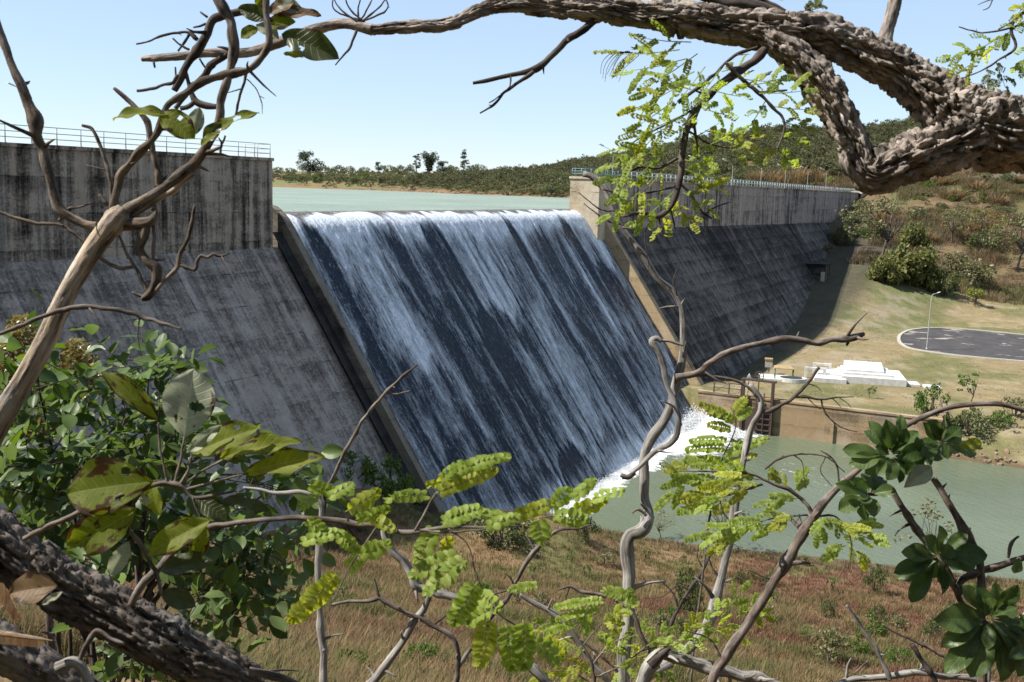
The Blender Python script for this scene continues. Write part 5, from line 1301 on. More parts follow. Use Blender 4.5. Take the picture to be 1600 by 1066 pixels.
# ============ twig tangle and leaning branch on the left
wL = 2.6
tb = at(-260, 1300, 2.5); tb[2] = hz(tb)
lt = thing('leaning_branch_tree', 'bare brown tree leaning in from the lower left edge, forking into many knotted twigs', 'tree', tb)
limb(lt, 'trunk', rooted(pl([(-260, 1300, 36, 2.5), (-150, 960, 28), (-60, 770, 22), (0, 655, 18.5), (35, 598, 17), (67, 540, 16.5), (105, 458, 15.5), (135, 408, 15.5), (166, 362, 16.5), (186, 338, 19), (194, 325, 11)], wL), 0), 'bark_left', 40, 0, .006, barkdisp(.016, .13, .0055, 31), 31)
BR = [('branch', [(176, 350, 13), (210, 349, 12), (238, 346, 9), (243, 334, 6), (242, 322, 3)]), ('branch', [(228, 346, 10), (226, 368, 8.5), (219, 390, 8), (232, 408, 8), (244, 420, 8), (240, 448, 7), (230, 464, 7), (222, 468, 4)]),
      ('branch', [(189, 335, 11), (206, 322, 8.5), (250, 298, 8), (280, 278, 9), (304, 257, 11), (316, 240, 10), (326, 222, 8), (340, 196, 8), (344, 178, 8), (345, 160, 8.5), (352, 135, 8), (360, 108, 8), (366, 80, 9.5), (364, 55, 9), (358, 30, 9), (349, 14, 9), (334, -14, 8.5), (300, -80, 8)]),
      ('branch', [(200, 342, 6), (236, 318, 5.4), (270, 297, 5.4), (302, 272, 6)]),
      ('branch', [(178, 330, 10), (180, 312, 8), (189, 276, 8), (220, 237, 7), (248, 202, 6), (262, 164, 6), (290, 145, 7), (317, 128, 7), (355, 117, 7), (388, 108, 7), (405, 95, 7), (420, 68, 6.5), (416, 30, 6), (418, -20, 5)]),
      ('branch', [(250, 298, 6.4), (247, 275, 5.6), (243, 253, 5.5), (236, 222, 5), (229, 192, 4.6), (206, 163, 4.2), (192, 150, 4.4), (178, 138, 3)]),
      ('branch', [(177, 322, 5), (173, 292, 4.2), (169, 267, 4), (162, 244, 3.6), (155, 223, 3.4), (142, 200, 3.4), (128, 196, 2.6)]),
      ('branch', [(166, 356, 11), (135, 350, 8), (101, 334, 8.6), (91, 324, 9), (82, 290, 8.6), (71, 253, 9), (60, 215, 9.4), (53, 186, 11.5), (47, 169, 9), (34, 135, 8), (20, 101, 8), (0, 47, 8), (-22, -10, 8)]),
      ('branch', [(385, 17, 7), (360, 22, 8), (335, 30, 8), (325, 50, 8), (308, 80, 8), (298, 93, 7), (283, 120, 6.4), (272, 142, 5.5)]), ('branch', [(420, 10, 6), (385, 17, 7)]),
      ('branch', [(371, 78, 5), (350, 88, 5), (330, 104, 6), (318, 118, 5.4), (305, 132, 5), (290, 148, 5), (274, 170, 4.6)]),
      ('twig', [(290, 113, 4), (294, 130, 4), (300, 148, 5), (306, 160, 6), (324, 166, 5), (340, 167, 5)]), ('twig', [(304, 159, 4.6), (294, 167, 4.4), (282, 170, 4)]),
      ('twig', [(214, 142, 2.6), (243, 138, 3), (258, 132, 3), (270, 130, 3.4), (278, 117, 3)]), ('twig', [(213, 69, 1.7), (235, 64, 2), (250, 57, 2.4), (270, 52, 2.6), (296, 52, 3), (308, 62, 4)]), ('twig', [(296, 53, 2.6), (288, 66, 2.2), (278, 80, 2)]),
      ('twig', [(302, 43, 1.6), (312, 41, 2), (322, 37, 2.4)]), ('twig', [(313, 19, 1.6), (324, 27, 2.4)]), ('twig', [(270, 60, 1.6), (284, 72, 2), (296, 78, 2.4)]), ('twig', [(240, 96, 2.4), (242, 106, 1.8)]), ('twig', [(274, 105, 1.6), (275, 120, 2)]), ('twig', [(312, 92, 2), (322, 108, 1.6), (328, 116, 1.4)]),
      ('twig', [(386, 111, 3), (381, 130, 2.6), (375, 148, 2.4), (368, 180, 2)]), ('twig', [(386, 124, 1.2), (398, 136, 1.1), (405, 149, 1), (409, 162, .9), (410, 178, .6)]), ('twig', [(404, 149, .8), (413, 154, .6)]), ('twig', [(376, 139, 1.2), (364, 143, 1), (355, 145, .8)]),
      ('twig', [(352, 212, 2), (346, 228, 2), (344, 240, 1.6)]), ('twig', [(92, 345, 3), (105, 327, 2.6), (118, 325, 2.2), (145, 317, 1.4)]), ('twig', [(109, 330, 2), (115, 321, 1.4)]), ('twig', [(155, 305, 3), (164, 316, 4), (172, 328, 4.4)]),
      ('twig', [(-8, 329, 3), (18, 338, 3), (50, 348, 3.4), (80, 350, 3), (98, 352, 3), (118, 366, 3), (135, 382, 3.4), (159, 404, 3.6), (189, 420, 3.6), (209, 417, 3)]), ('twig', [(186, 368, 2.5), (196, 392, 2.6), (209, 414, 3.2), (222, 438, 3), (230, 456, 3)]), ('twig', [(240, 352, 3.6), (240, 380, 3.6), (240, 414, 3.2)]),
      ('twig', [(207, 457, 2.6), (217, 462, 3), (230, 465, 4), (240, 458, 4.6), (258, 438, 4), (277, 416, 4), (279, 404, 4), (288, 384, 3.6), (296, 364, 3.4), (301, 342, 3.2), (305, 321, 2.4)]), ('twig', [(280, 414, 3.2), (292, 418, 3.2), (304, 422, 3.4), (308, 410, 3.2), (314, 400, 3.2), (324, 402, 3), (334, 398, 3), (346, 401, 2.4), (358, 396, 1.8)]), ('twig', [(238, 330, 3.6), (243, 320, 2.6)])]
for nm, pts in BR: limb(lt, nm, pl(pts, wL + (.15 if pts[0][1] < 130 else 0)), 'bark_left' if pts[-1][1] > 250 and max(p[2] for p in pts) > 4.5 and pts[0][1] > 290 and pts[-1][1] < 320 else ('bark_dark' if pts[0][1] < 200 else 'bark_left2'), 14 if max(p[2] for p in pts) > 6 else 8, .22)  # branches above the trunk take darker bark to paint their backlit silhouette
for k in range(7):     # sprouting thin twigs at the top edge
    x = (530, 560, 575, 592, 606, 545, 520)[k]; limb(lt, 'twig', pl([(558+2*k, 34, 2), (x, 12, 1.5), (x + (-14, 6, 12, 20, -10, -8, 4)[k], -14, 1)], 3.1), 'bark_dark', 6)
limb(lt, 'twig', pl([(557, 48, 3), (548, 72, 2.4), (534, 90, 1.8), (524, 102, 1.2)], 3.1), 'bark_dark', 6)
limb(lt, 'twig', pl([(-20, 530, 4), (50, 502, 4), (88, 488, 4.2), (125, 480, 4.5), (186, 485, 4), (230, 498, 3.6), (262, 508, 3), (284, 514, 1.8)], 2.3), 'bark_brown', 8)
leaf(lt, 264, 180, 176, 187, 26, 2.5, 'lf_big2', (.2, .9), fold=.5, droop=.18); leaf(lt, 250, 176, 304, 218, 44, 2.5, 'lf_big2', (-.1, .6), fold=.3, holes=((.45, .5, .04, .12),))
leaf(lt, 298, 214, 312, 168, 26, 2.55, 'lf_pale', (.5, .3)); leaf(lt, 324, 214, 405, 176, 24, 2.5, 'lf_big2', (.1, .9), fold=.4, holes=((.62, .3, .07, .34),)); leaf(lt, 318, 222, 346, 192, 24, 2.48, 'lf_dk', (.4, .3)); leaf(lt, 314, 228, 342, 208, 18, 2.45, 'lf_big2', (0, .8))
leaf(lt, 440, 54, 530, 92, 48, 2.7, 'lf_dk', (.1, .1), ob=.52, holes=((.42, -.45, .05, .16), (.3, .35, .03, .1))); leaf(lt, 443, 84, 474, 90, 12, 2.72, 'lf_big2', (0, .4))
for x0, y0, x1, y1, w_, mt in ((424, 30, 372, 12, 26, 'lf_dk'), (420, 22, 462, 2, 28, 'lf_brown'), (428, 24, 502, 24, 22, 'lf_brown'), (412, 40, 462, 34, 26, 'lf_big'), (404, 44, 376, 60, 22, 'lf_big'), (400, 38, 436, 62, 24, 'lf_pale'), (430, 6, 474, 18, 24, 'lf_pale'), (400, 10, 420, -12, 22, 'lf_big')):
    leaf(lt, x0, y0, x1, y1, w_, 2.7, mt, (FG.normal()*.3, FG.normal()*.3 + .2), nu=14, nv=9)

# ============ dark log at the lower left
tb = at(520, 1150, 2.35); tb[2] = hz(tb)
lg = thing('fallen_log', 'thick dark rough barked trunk slanting down across the lower left corner', 'log', tb)
limb(lg, 'trunk', rooted(pl([(-130, 770, 46), (-60, 815, 46), (0, 852, 45), (51, 888, 44), (101, 920, 44), (152, 947, 43), (203, 973, 42), (253, 1000, 40), (304, 1027, 38), (355, 1048, 32), (410, 1082, 26), (520, 1150, 24)], 2.2, 2.35), -1), 'bark_log', 90, 0, .0055, barkdisp(.011, .075, .015, 41), 41)
limb(lg, 'limb', rooted(pl([(-160, 950, 40), (-60, 985, 38), (20, 1022, 36), (80, 1058, 33), (150, 1100, 30), (260, 1170, 28)], 2.1, 2.2), -1), 'bark_log', 60, 0, .006, barkdisp(.016, .045, .008, 43), 43)
limb(lg, 'branch', pl([(390, 1050, 9), (425, 1056, 8), (455, 1066, 7), (490, 1090, 6)], 2.3), 'bark_brown', 12); limb(lg, 'branch', pl([(90, 1044, 12), (118, 1036, 10), (138, 1064, 8), (150, 1090, 6)], 2.1), 'bark_dead', 12)
limb(lg, 'branch', pl([(122, 1036, 6), (132, 1015, 5), (142, 996, 5), (150, 985, 4), (172, 998, 3.4), (194, 1006, 2.6)], 2.1), 'bark_brown', 8)
m = MB()
for (a, b, c, d) in (((-40, 975), (72, 1003), (62, 1012), (-40, 1003)), ((-30, 900), (6, 912), (32, 966), (24, 972))):
    v = [at(*q, 2.02) for q in (a, b, c, d)] + [at(*q, 2.05) for q in (a, b, c, d)]
    m.add(v, None, [(0, 1, 2, 3), (7, 6, 5, 4), (0, 4, 5, 1), (1, 5, 6, 2), (2, 6, 7, 3), (3, 7, 4, 0)], np.array(v))
for k in range(9):
    x = -20+k*9; tube(m, pl([(x-30, 985+k, 3.5), (x, 984+k*1.6, 3), (x+18+6*(k % 3), 990+k*1.4, .6)], 2.0), .02, 6, .2, k)
m.build('splinter', MT['wood_raw'], lg, False)
leaf(lg, 90, 915, 14, 928, 52, 2.0, 'lf_brown', (.2, .5), label='curled dry brown leaf lying against the dark trunk')
leaf(lg, 172, 900, 202, 846, 30, 2.1, 'lf_pale', (.4, .1)); leaf(lg, 66, 945, 98, 925, 12, 2.02, 'lf_pale', (0, .3), nu=10, nv=7)

# ============ broad leaved sprig in front of the bush
tb = at(20, 880, 2.1)
sp = thing('broadleaf_sprig', 'sprig of large blotched yellow green leaves growing up from the dark slanting trunk', 'leafy branch', tb)
limb(sp, 'stem', pl([(38, 842, 5), (52, 834, 4.4), (100, 812, 4.4), (152, 787, 4.5), (210, 768, 4.6), (263, 755, 5), (287, 762, 4.2), (300, 777, 3), (330, 774, 2.7), (368, 767, 2)], 2.1), 'bark_brown', 10)
for pts in ([(262, 756, 3), (258, 735, 2.4), (250, 700, 2.2), (248, 660, 1.8)], [(272, 757, 3), (282, 720, 2.4), (288, 682, 2.2)], [(280, 760, 3), (294, 735, 2.2), (300, 712, 2)], [(285, 760, 3), (318, 735, 2.2), (350, 718, 2)], [(290, 765, 2.6), (340, 752, 2), (388, 739, 1.8)], [(203, 830, 3.4), (222, 855, 4), (233, 875, 4), (247, 902, 3.6), (253, 930, 3.4)], [(232, 755, 3), (246, 752, 2.6), (258, 754, 2.6)], [(203, 745, 3), (215, 730, 2)], [(300, 777, 2.4), (310, 800, 2), (320, 820, 1.6)]):
    limb(sp, 'stem', pl(pts, 2.1), 'bark_brown', 7)
leaf(sp, 240, 752, 104, 772, 92, 2.08, 'lf_big', (.15, .35), fold=.25, ob=.55, nu=30, nv=19, holes=((.28, -.6, .05, .25), (.36, .5, .05, .16)), label='biggest leaf, blotched with brown scorch along its margin')
leaf(sp, 214, 796, 104, 862, 66, 2.06, 'lf_big', (.2, .2), fold=.3, holes=((.9, .6, .12, .5),)); leaf(sp, 330, 812, 230, 868, 46, 2.08, 'lf_big2', (.1, .5), fold=.35)
leaf(sp, 288, 684, 303, 576, 80, 2.0, 'lf_pale', (.25, .1), fold=.18, ob=.55, nu=34, nv=23, holes=((.47, -.32, .075, .30),), label='round pale grey green leaf with a chewed hole'); leaf(sp, 248, 658, 158, 580, 34, 2.05, 'lf_big', (.6, .2), fold=.6, droop=.25)
leaf(sp, 298, 712, 406, 668, 48, 2.08, 'lf_big2', (.1, .6), fold=.35, holes=((.72, .5, .05, .2),)); leaf(sp, 345, 716, 472, 690, 36, 2.1, 'lf_big2', (0, .8), fold=.4); leaf(sp, 385, 740, 508, 714, 42, 2.1, 'lf_big2', (0, .7), fold=.35, holes=((.86, .1, .05, .3),))
leaf(sp, 292, 708, 346, 664, 22, 2.06, 'lf_pale', (.4, .3), fold=.5); leaf(sp, 250, 892, 334, 878, 40, 2.12, 'lf_dk', (0, .8)); leaf(sp, 252, 926, 306, 948, 34, 2.1, 'lf_dk', (.2, .6)); leaf(sp, 306, 778, 358, 814, 34, 2.1, 'lf_dk', (.3, .5)); leaf(sp, 340, 782, 424, 798, 22, 2.1, 'lf_dk', (0, .9)); leaf(sp, 322, 822, 300, 872, 34, 2.14, 'lf_big', (.3, .4))
leaf(sp, 236, 752, 250, 806, 34, 2.16, 'lf_big2', (-.3, .3)); leaf(sp, 222, 770, 230, 790, 14, 2.1, 'lf_pale', (.3, 0), nu=10, nv=7)

# ============ branch with lime pinnate leaves
tb = at(214, 925, 2.25)
mi = thing('pinnate_branch', 'thin branch rising from the dark trunk, hung with lime green pinnate leaves', 'leafy branch', tb)
limb(mi, 'stem', pl([(205, 945, 7), (225, 912, 7), (253, 882, 6.5), (284, 852, 6), (317, 828, 5.6), (371, 817, 5), (449, 809, 5), (500, 811, 5), (540, 816, 4.6), (581, 822, 4.6), (641, 833, 4), (672, 827, 3.4), (699, 824, 3), (750, 824, 2), (810, 822, 1.6)], 2.25, 2.1), 'bark_brown', 12)
for pts in ([(648, 830, 2.4), (662, 805, 2.2), (674, 782, 2), (684, 768, 1.4)], [(650, 828, 2), (700, 832, 1.8), (760, 826, 1.4), (830, 812, 1.2), (862, 806, 1), (910, 795, .8)], [(700, 826, 1.6), (730, 850, 1.4), (745, 900, 1.3), (780, 960, 1.2), (820, 985, 1)], [(545, 815, 2), (530, 790, 1.6), (520, 760, 1.4)], [(590, 822, 1.8), (570, 850, 1.5), (550, 880, 1.3), (520, 940, 1)], [(500, 811, 1.6), (480, 830, 1.3), (470, 850, 1)], [(530, 770, 1.4), (560, 790, 1.2), (585, 775, 1)]):
    limb(mi, 'stem', pl(pts, 2.1), 'bark_brown', 6)
PN = [(679, 772, 773, 735, 20), (695, 742, 793, 714, 19), (690, 748, 722, 724, 14), (668, 775, 618, 778, 16), (665, 758, 700, 745, 14), (689, 817, 746, 797, 22), (724, 808, 785, 806, 17), (758, 824, 808, 808, 19), (805, 807, 861, 786, 20), (861, 792, 886, 768, 22), (893, 782, 926, 752, 16), (864, 806, 910, 812, 24), (893, 797, 943, 783, 19), (930, 780, 973, 769, 15), (841, 810, 845, 842, 28),
      (680, 824, 655, 876, 25), (695, 838, 699, 867, 22), (719, 868, 647, 898, 26), (729, 872, 670, 923, 30), (746, 909, 711, 968, 32), (763, 966, 750, 1034, 29), (790, 974, 800, 1041, 28), (817, 968, 818, 1038, 31), (834, 1000, 866, 1029, 30), (851, 998, 876, 1023, 20), (770, 952, 735, 972, 24), (752, 930, 778, 950, 22),
      (512, 780, 548, 760, 18), (540, 800, 588, 770, 20), (556, 812, 604, 795, 16), (482, 757, 522, 768, 16), (468, 850, 532, 834, 20), (530, 892, 457, 966, 28), (560, 868, 604, 852, 22), (545, 888, 574, 862, 20), (500, 776, 470, 792, 18), (576, 802, 612, 826, 20), (530, 836, 556, 858, 20), (480, 812, 512, 836, 18), (600, 786, 640, 770, 14)]
for i, (x0, y0, x1, y1, w_) in enumerate(PN):
    m = MB(); wz = 2.05 + FG.normal()*.06; L_ = math.hypot(x1-x0, y1-y0)
    pinna(m, at(x0, y0, wz), at(x1, y1, wz + FG.normal()*.03), w_*1.2*wz/FPX, facing((0, 0, .5), .3), int(np.clip(L_/8.5, 5, 11))); m.build('pinnate_leaf', MT['lf_mimy' if i % 4 == 0 else 'lf_mim'], mi)
# ============ bare saplings, each rooted in the slope
def sapling_thing(name, label, base_px, w, cat='sapling'):
    b = at(base_px[0], base_px[1], w); b[2] = hz(b); return thing(name, label, cat, b)
w1 = 5.0
s1 = sapling_thing('crooked_dead_sapling', 'tall crooked silver grey dead sapling with sharp elbow bends rising before the spillway', (975, 1080), w1)
limb(s1, 'trunk', rooted(pl([(975, 1085, 12.5), (973, 1050, 12), (974, 1015, 12), (980, 985, 11.5), (984, 922, 11.5), (981, 870, 12), (980, 848, 12.5), (984, 836, 13), (1000, 830, 10.5), (1012, 818, 10.5), (1013, 800, 9.5), (1008, 778, 9.5), (1006, 745, 10), (1008, 712, 9.5), (1020, 682, 9), (1037, 658, 9), (1050, 628, 9), (1058, 596, 9), (1066, 560, 7.5), (1067, 530, 7), (1064, 480, 6.4), (1050, 455, 6), (1030, 438, 6), (1003, 397, 6), (985, 372, 5.6), (970, 352, 6), (959, 324, 7), (945, 297, 6.6), (935, 281, 6.4), (924, 275, 6), (911, 272, 5)], w1)), 'bark_dead', 20, .14)
for nm, pts, mt in (('branch', [(985, 740, 5), (1000, 728, 5), (1026, 704, 5.5), (1046, 694, 5.5), (1056, 682, 5.5), (1060, 654, 5.4), (1052, 625, 5), (1043, 602, 5.4), (1036, 570, 6), (1028, 548, 6.5), (1020, 533, 7), (1026, 529, 5), (1034, 534, 4)], 'bark_dead'), ('twig', [(970, 742, 4), (980, 746, 5), (992, 738, 5)], 'bark_brown'), ('twig', [(972, 748, 2), (983, 745, 4)], 'bark_brown'),
                    ('twig', [(1030, 532, 3), (1048, 534, 2.6), (1067, 540, 2.6)], 'bark_dead'),
                    ('branch', [(1056, 590, 7), (1070, 587, 6.4), (1087, 583, 6.2), (1106, 570, 6), (1127, 556, 6), (1155, 545, 6), (1190, 537, 6), (1229, 529, 6), (1258, 533, 6), (1283, 537, 5.6), (1300, 531, 5.2), (1322, 529, 5.4), (1338, 526, 5.4), (1350, 521, 4.6)], 'bark_brown'), ('twig', [(1328, 528, 3.4), (1323, 540, 2.4)], 'bark_dark'),
                    ('twig', [(1080, 587, 2.6), (1104, 587, 2.6), (1127, 590, 2.6), (1161, 600, 2.6), (1176, 612, 2.6), (1186, 628, 2.8)], 'bark_brown'), ('twig', [(1010, 806, 3), (996, 796, 2.6), (988, 802, 1.6)], 'bark_brown'),
                    ('twig', [(942, 296, 2), (958, 300, 1.6), (975, 316, 1.2), (985, 340, 1)], 'bark_dark'), ('twig', [(962, 330, 2), (940, 328, 1.4), (915, 310, 1), (903, 300, .7)], 'bark_dark'), ('twig', [(970, 350, 2), (950, 346, 1.6), (930, 332, 1.1), (912, 318, .8)], 'bark_dark'), ('twig', [(1000, 394, 1.8), (1010, 400, 1.4), (1014, 425, 1)], 'bark_dark'), ('twig', [(1058, 462, 1.6), (1052, 440, 1.2), (1058, 420, .8)], 'bark_dark'), ('twig', [(1000, 345, 1.6), (985, 356, 1.6), (972, 356, 2)], 'bark_dead')):
    limb(s1, nm, pl(pts, w1-.05), mt, 12 if nm == 'branch' else 7, .16)
w2 = 5.4
s2 = sapling_thing('leaning_sapling', 'pale slender sapling leaning up right over the pool, forking before the sluice gate', (1020, 1050), w2)
limb(s2, 'trunk', rooted(pl([(1010, 1060, 10), (1040, 1040, 9.5), (1062, 1026, 9.2), (1088, 1002, 9), (1106, 976, 9), (1117, 940, 8), (1125, 908, 7.6), (1134, 872, 7.2), (1141, 840, 7.2), (1147, 805, 7), (1150, 775, 6.6), (1157, 742, 6.2), (1166, 700, 6), (1176, 664, 6), (1187, 645, 6), (1188, 624, 5), (1180, 611, 4.4), (1171, 601, 3.4)], w2)), 'bark_dead', 16, .14)
for pts in ([(1186, 645, 4), (1200, 643, 4), (1222, 632, 3.6), (1242, 620, 3.4), (1262, 598, 3.2), (1280, 574, 2.8)], [(1242, 620, 2.4), (1262, 621, 2.4), (1283, 624, 2), (1308, 621, 1.5), (1334, 620, .8)], [(1283, 624, 1.8), (1288, 642, 1.5), (1303, 660, 1.3), (1320, 670, 1.1), (1340, 675, .9)], [(1262, 622, 1), (1272, 632, .8), (1282, 640, .5)], [(1300, 622, .9), (1312, 634, .7), (1316, 642, .5)], [(1312, 622, .8), (1326, 632, .6), (1330, 638, .4)], [(1260, 600, 1), (1276, 604, .8), (1284, 612, .5)], [(1145, 820, 2), (1130, 800, 1.5), (1124, 775, 1)], [(1125, 905, 2), (1110, 880, 1.4), (1106, 850, 1)]):
    limb(s2, 'twig', pl(pts, w2), 'bark_dark', 7)
w3 = 4.2
s3 = sapling_thing('arching_sapling', 'brown arching sapling sweeping up right to the picture edge, hung with lime fronds', (1118, 1060), w3)
limb(s3, 'trunk', rooted(pl([(1112, 1066, 9), (1120, 1046, 9), (1131, 1030, 9), (1148, 1003, 9), (1180, 955, 8.8), (1212, 905, 8.6), (1242, 856, 8.6), (1269, 810, 8.6), (1286, 786, 7.4), (1303, 767, 7), (1338, 736, 6.4), (1371, 706, 6), (1398, 678, 5.6), (1422, 662, 5.5), (1448, 650, 5.5), (1472, 641, 5.2), (1496, 635, 5), (1530, 632, 4.7), (1560, 632, 4.5), (1600, 642, 4.2), (1660, 660, 4)], w3)), 'bark_brown', 16, .14)
for pts in ([(1270, 806, 4.4), (1262, 790, 4), (1249, 777, 3.8), (1230, 764, 3.2), (1209, 757, 2.8), (1190, 748, 2.5), (1171, 740, 2.2), (1128, 737, 1.8), (1060, 736, 1.2)], [(1192, 757, 2), (1158, 768, 1.8), (1121, 779, 1.2)], [(1195, 733, 2.2), (1216, 718, 1.8), (1239, 711, 1.5), (1290, 714, 1.3), (1320, 738, 1)], [(1239, 711, 1.2), (1252, 720, 1), (1256, 745, .8), (1258, 760, .5)], [(1290, 714, 1.2), (1282, 735, .9), (1300, 760, .6)], [(1311, 754, 2), (1308, 730, 1.8), (1300, 716, 1.5), (1282, 704, 1.1)], [(1268, 804, 2.4), (1274, 790, 2), (1284, 782, 1.6)], [(1275, 808, 2), (1300, 806, 1.6), (1320, 820, 1.2), (1330, 850, 1), (1328, 880, .7)], [(1212, 906, 2), (1190, 900, 1.4), (1170, 890, .8)], [(1262, 805, 2), (1240, 806, 1.6), (1200, 812, 1.2), (1150, 830, .8)], [(1128, 1030, 2), (1110, 1000, 1.6), (1070, 985, 1.2)]):
    limb(s3, 'twig', pl(pts, w3), 'bark_brown' if pts[0][2] > 2.3 else 'bark_dark', 7)
F3 = [(1190, 755, 1128, 778), (1186, 750, 1120, 738), (1215, 760, 1150, 790), (1240, 770, 1258, 736), (1230, 764, 1206, 736), (1250, 778, 1185, 790), (1258, 790, 1172, 815), (1246, 806, 1160, 830), (1240, 806, 1206, 826), (1200, 812, 1120, 838), (1210, 812, 1190, 838), (1170, 825, 1080, 842), (1150, 832, 1110, 862), (1282, 806, 1316, 828), (1292, 808, 1342, 812), (1286, 808, 1276, 850), (1312, 814, 1358, 838), (1318, 822, 1372, 822), (1330, 826, 1404, 830), (1336, 834, 1384, 850), (1326, 850, 1350, 886), (1322, 852, 1286, 872), (1330, 862, 1322, 892), (1306, 810, 1326, 850),
      (1170, 742, 1100, 760), (1140, 738, 1080, 716), (1110, 737, 1040, 760), (1086, 736, 1030, 790), (1150, 770, 1066, 782), (1130, 776, 1090, 800), (1128, 738, 1100, 700), (1160, 742, 1134, 716), (1080, 736, 1036, 728)]
for i, (x0, y0, x1, y1) in enumerate([q for k_, q in enumerate(F3) if k_ % 4 != 2]):
    m = MB(); w_ = w3 + FG.normal()*.12; pinnas = 3
    for k in range(pinnas):
        u = .2 + .4*k; bx, by = x0+(x1-x0)*u*.6, y0+(y1-y0)*u*.6; ex, ey = x0+(x1-x0)*(u*.55+.55), y0+(y1-y0)*(u*.55+.55); sgn = (-1, 1, 0)[k]
        ex += sgn*(y1-y0)*.28; ey -= sgn*(x1-x0)*.28*.6
        pinna(m, at(bx, by, w_), at(ex, ey, w_+FG.normal()*.05), 12.5*w_/FPX, facing((0, 0, .6), .45), 10)
    tube(m, pl([(x0, y0, .8), (x1*.8+x0*.2, y1*.8+y0*.2, .5)], w_), .1, 4)
    m.build('frond', MT['lf_mimy' if i % 3 == 0 else 'lf_mim'], s3)
# fronds low in the picture and before the sluice gate
ln = sapling_thing('lime_seedling', 'low lime green feathery seedling around the foot of the crooked grey stem', (930, 1066), 4.6)
limb(ln, 'stem', rooted(pl([(930, 1080, 3), (925, 1040, 2.4), (905, 1000, 1.8), (880, 975, 1.2)], 4.6)), 'bark_brown', 7)
for pts in ([(925, 1040, 2), (950, 1010, 1.5), (990, 990, 1)], [(928, 1060, 2), (970, 1040, 1.6), (1010, 1010, 1.2), (1040, 985, .8)], [(910, 1010, 1.6), (930, 985, 1.2), (955, 960, .8)], [(930, 1070, 1.6), (890, 1050, 1.2), (860, 1048, .8)], [(1000, 1018, 1.4), (1060, 1000, 1), (1110, 970, .8)]): limb(ln, 'stem', pl(pts, 4.6), 'bark_brown', 6)
for i, (x0, y0, x1, y1) in enumerate(((900, 1000, 850, 990), (890, 985, 846, 972), (915, 1010, 870, 1020), (925, 1030, 880, 1046), (930, 1040, 900, 1066), (940, 1020, 985, 1006), (950, 1010, 960, 972), (970, 1000, 1012, 985), (960, 1040, 1010, 1050), (985, 1030, 1030, 1016), (1010, 1010, 1046, 985), (930, 985, 908, 962), (940, 975, 975, 960), (955, 962, 990, 945), (930, 990, 950, 1000), (870, 1050, 840, 1062), (1030, 1010, 1080, 1000), (1060, 1000, 1110, 1000), (1070, 995, 1090, 965), (1090, 985, 1140, 980), (1100, 975, 1130, 945), (1120, 985, 1160, 1000), (1080, 1000, 1060, 1030), (1010, 1040, 1046, 1062), (905, 1040, 870, 1070), (960, 1050, 965, 1080), (1150, 965, 1190, 940), (1160, 955, 1200, 965), (1130, 960, 1160, 920))):
    m = MB(); w_ = 4.6 + FG.normal()*.15; bipin(m, x0, y0, x1, y1, w_, 10, 4, 8, .55); m.build('frond', MT['lf_mim' if i % 3 else 'lf_mimy'], ln)
for i, (x0, y0, x1, y1, w_) in enumerate(((984, 932, 946, 925, 24), (978, 918, 990, 940, 18), (946, 938, 868, 950, 14), (940, 950, 870, 968, 12), (900, 975, 852, 988, 12), (912, 965, 916, 992, 14), (842, 914, 797, 922, 15))):
    m = MB(); pinna(m, at(x0, y0, 4.0), at(x1, y1, 4.0), w_*4.0/FPX, facing((0, 0, .6), .3), 11); m.build('frond', MT['lf_mim'], ln)
gf = sapling_thing('feathery_seedling', 'upright lime green feathery seedling in front of the white spray beside the sluice gate', (1075, 985), 5.8)
limb(gf, 'stem', rooted(pl([(1085, 1000, 2.4), (1098, 900, 2), (1110, 800, 1.8), (1128, 720, 1.4), (1150, 660, 1), (1142, 636, .8)], 5.8)), 'bark_brown', 7)
for i, (x0, y0, x1, y1) in enumerate(((1150, 660, 1095, 632), (1146, 650, 1110, 648), (1150, 656, 1172, 640), (1146, 646, 1164, 624), (1140, 690, 1080, 690), (1136, 700, 1074, 704), (1144, 672, 1108, 664), (1132, 712, 1198, 686), (1130, 720, 1070, 722), (1128, 730, 1180, 712), (1120, 750, 1066, 750), (1118, 760, 1050, 742), (1116, 772, 1058, 780), (1112, 790, 1060, 800), (1140, 690, 1168, 700), (1110, 800, 1150, 790))):
    m = MB(); pinna(m, at(x0, y0, 5.8), at(x1, y1, 5.8), 16*5.8/FPX, facing((0, 0, .6), .3), 10); m.build('frond', MT['lf_mim' if i % 3 else 'lf_mimy'], gf)

w4 = 4.6
s4 = sapling_thing('bleached_sapling', 'thin bleached white upright stem with a hooked top, left of the lime leaves', (503, 1080), w4)
limb(s4, 'trunk', rooted(pl([(504, 1090, 7.5), (506, 1040, 7), (503, 1000, 7), (500, 960, 6.4), (497, 900, 6), (498, 860, 6), (499, 838, 5.5), (503, 812, 4.6), (502, 790, 4.2), (490, 776, 4), (470, 769, 4), (448, 770, 3.6), (425, 770, 3.2), (405, 765, 2.8), (380, 762, 2)], w4)), 'bark_dead', 14, .16)
for pts in ([(505, 808, 4), (508, 785, 3.6), (506, 772, 3), (518, 750, 3.2), (530, 725, 3.4), (545, 695, 3.4), (560, 668, 3.6), (580, 640, 3.4), (606, 610, 3), (628, 590, 2.6), (652, 570, 1.8)], [(602, 614, 2.4), (618, 616, 2), (640, 611, 1.4)]): limb(s4, 'branch', pl(pts, w4), 'bark_brown', 9)
w5 = 4.3
s5 = sapling_thing('forked_dead_stem', 'bent grey dead stem forking low in the picture under the lime leaves', (560, 1080), w5)
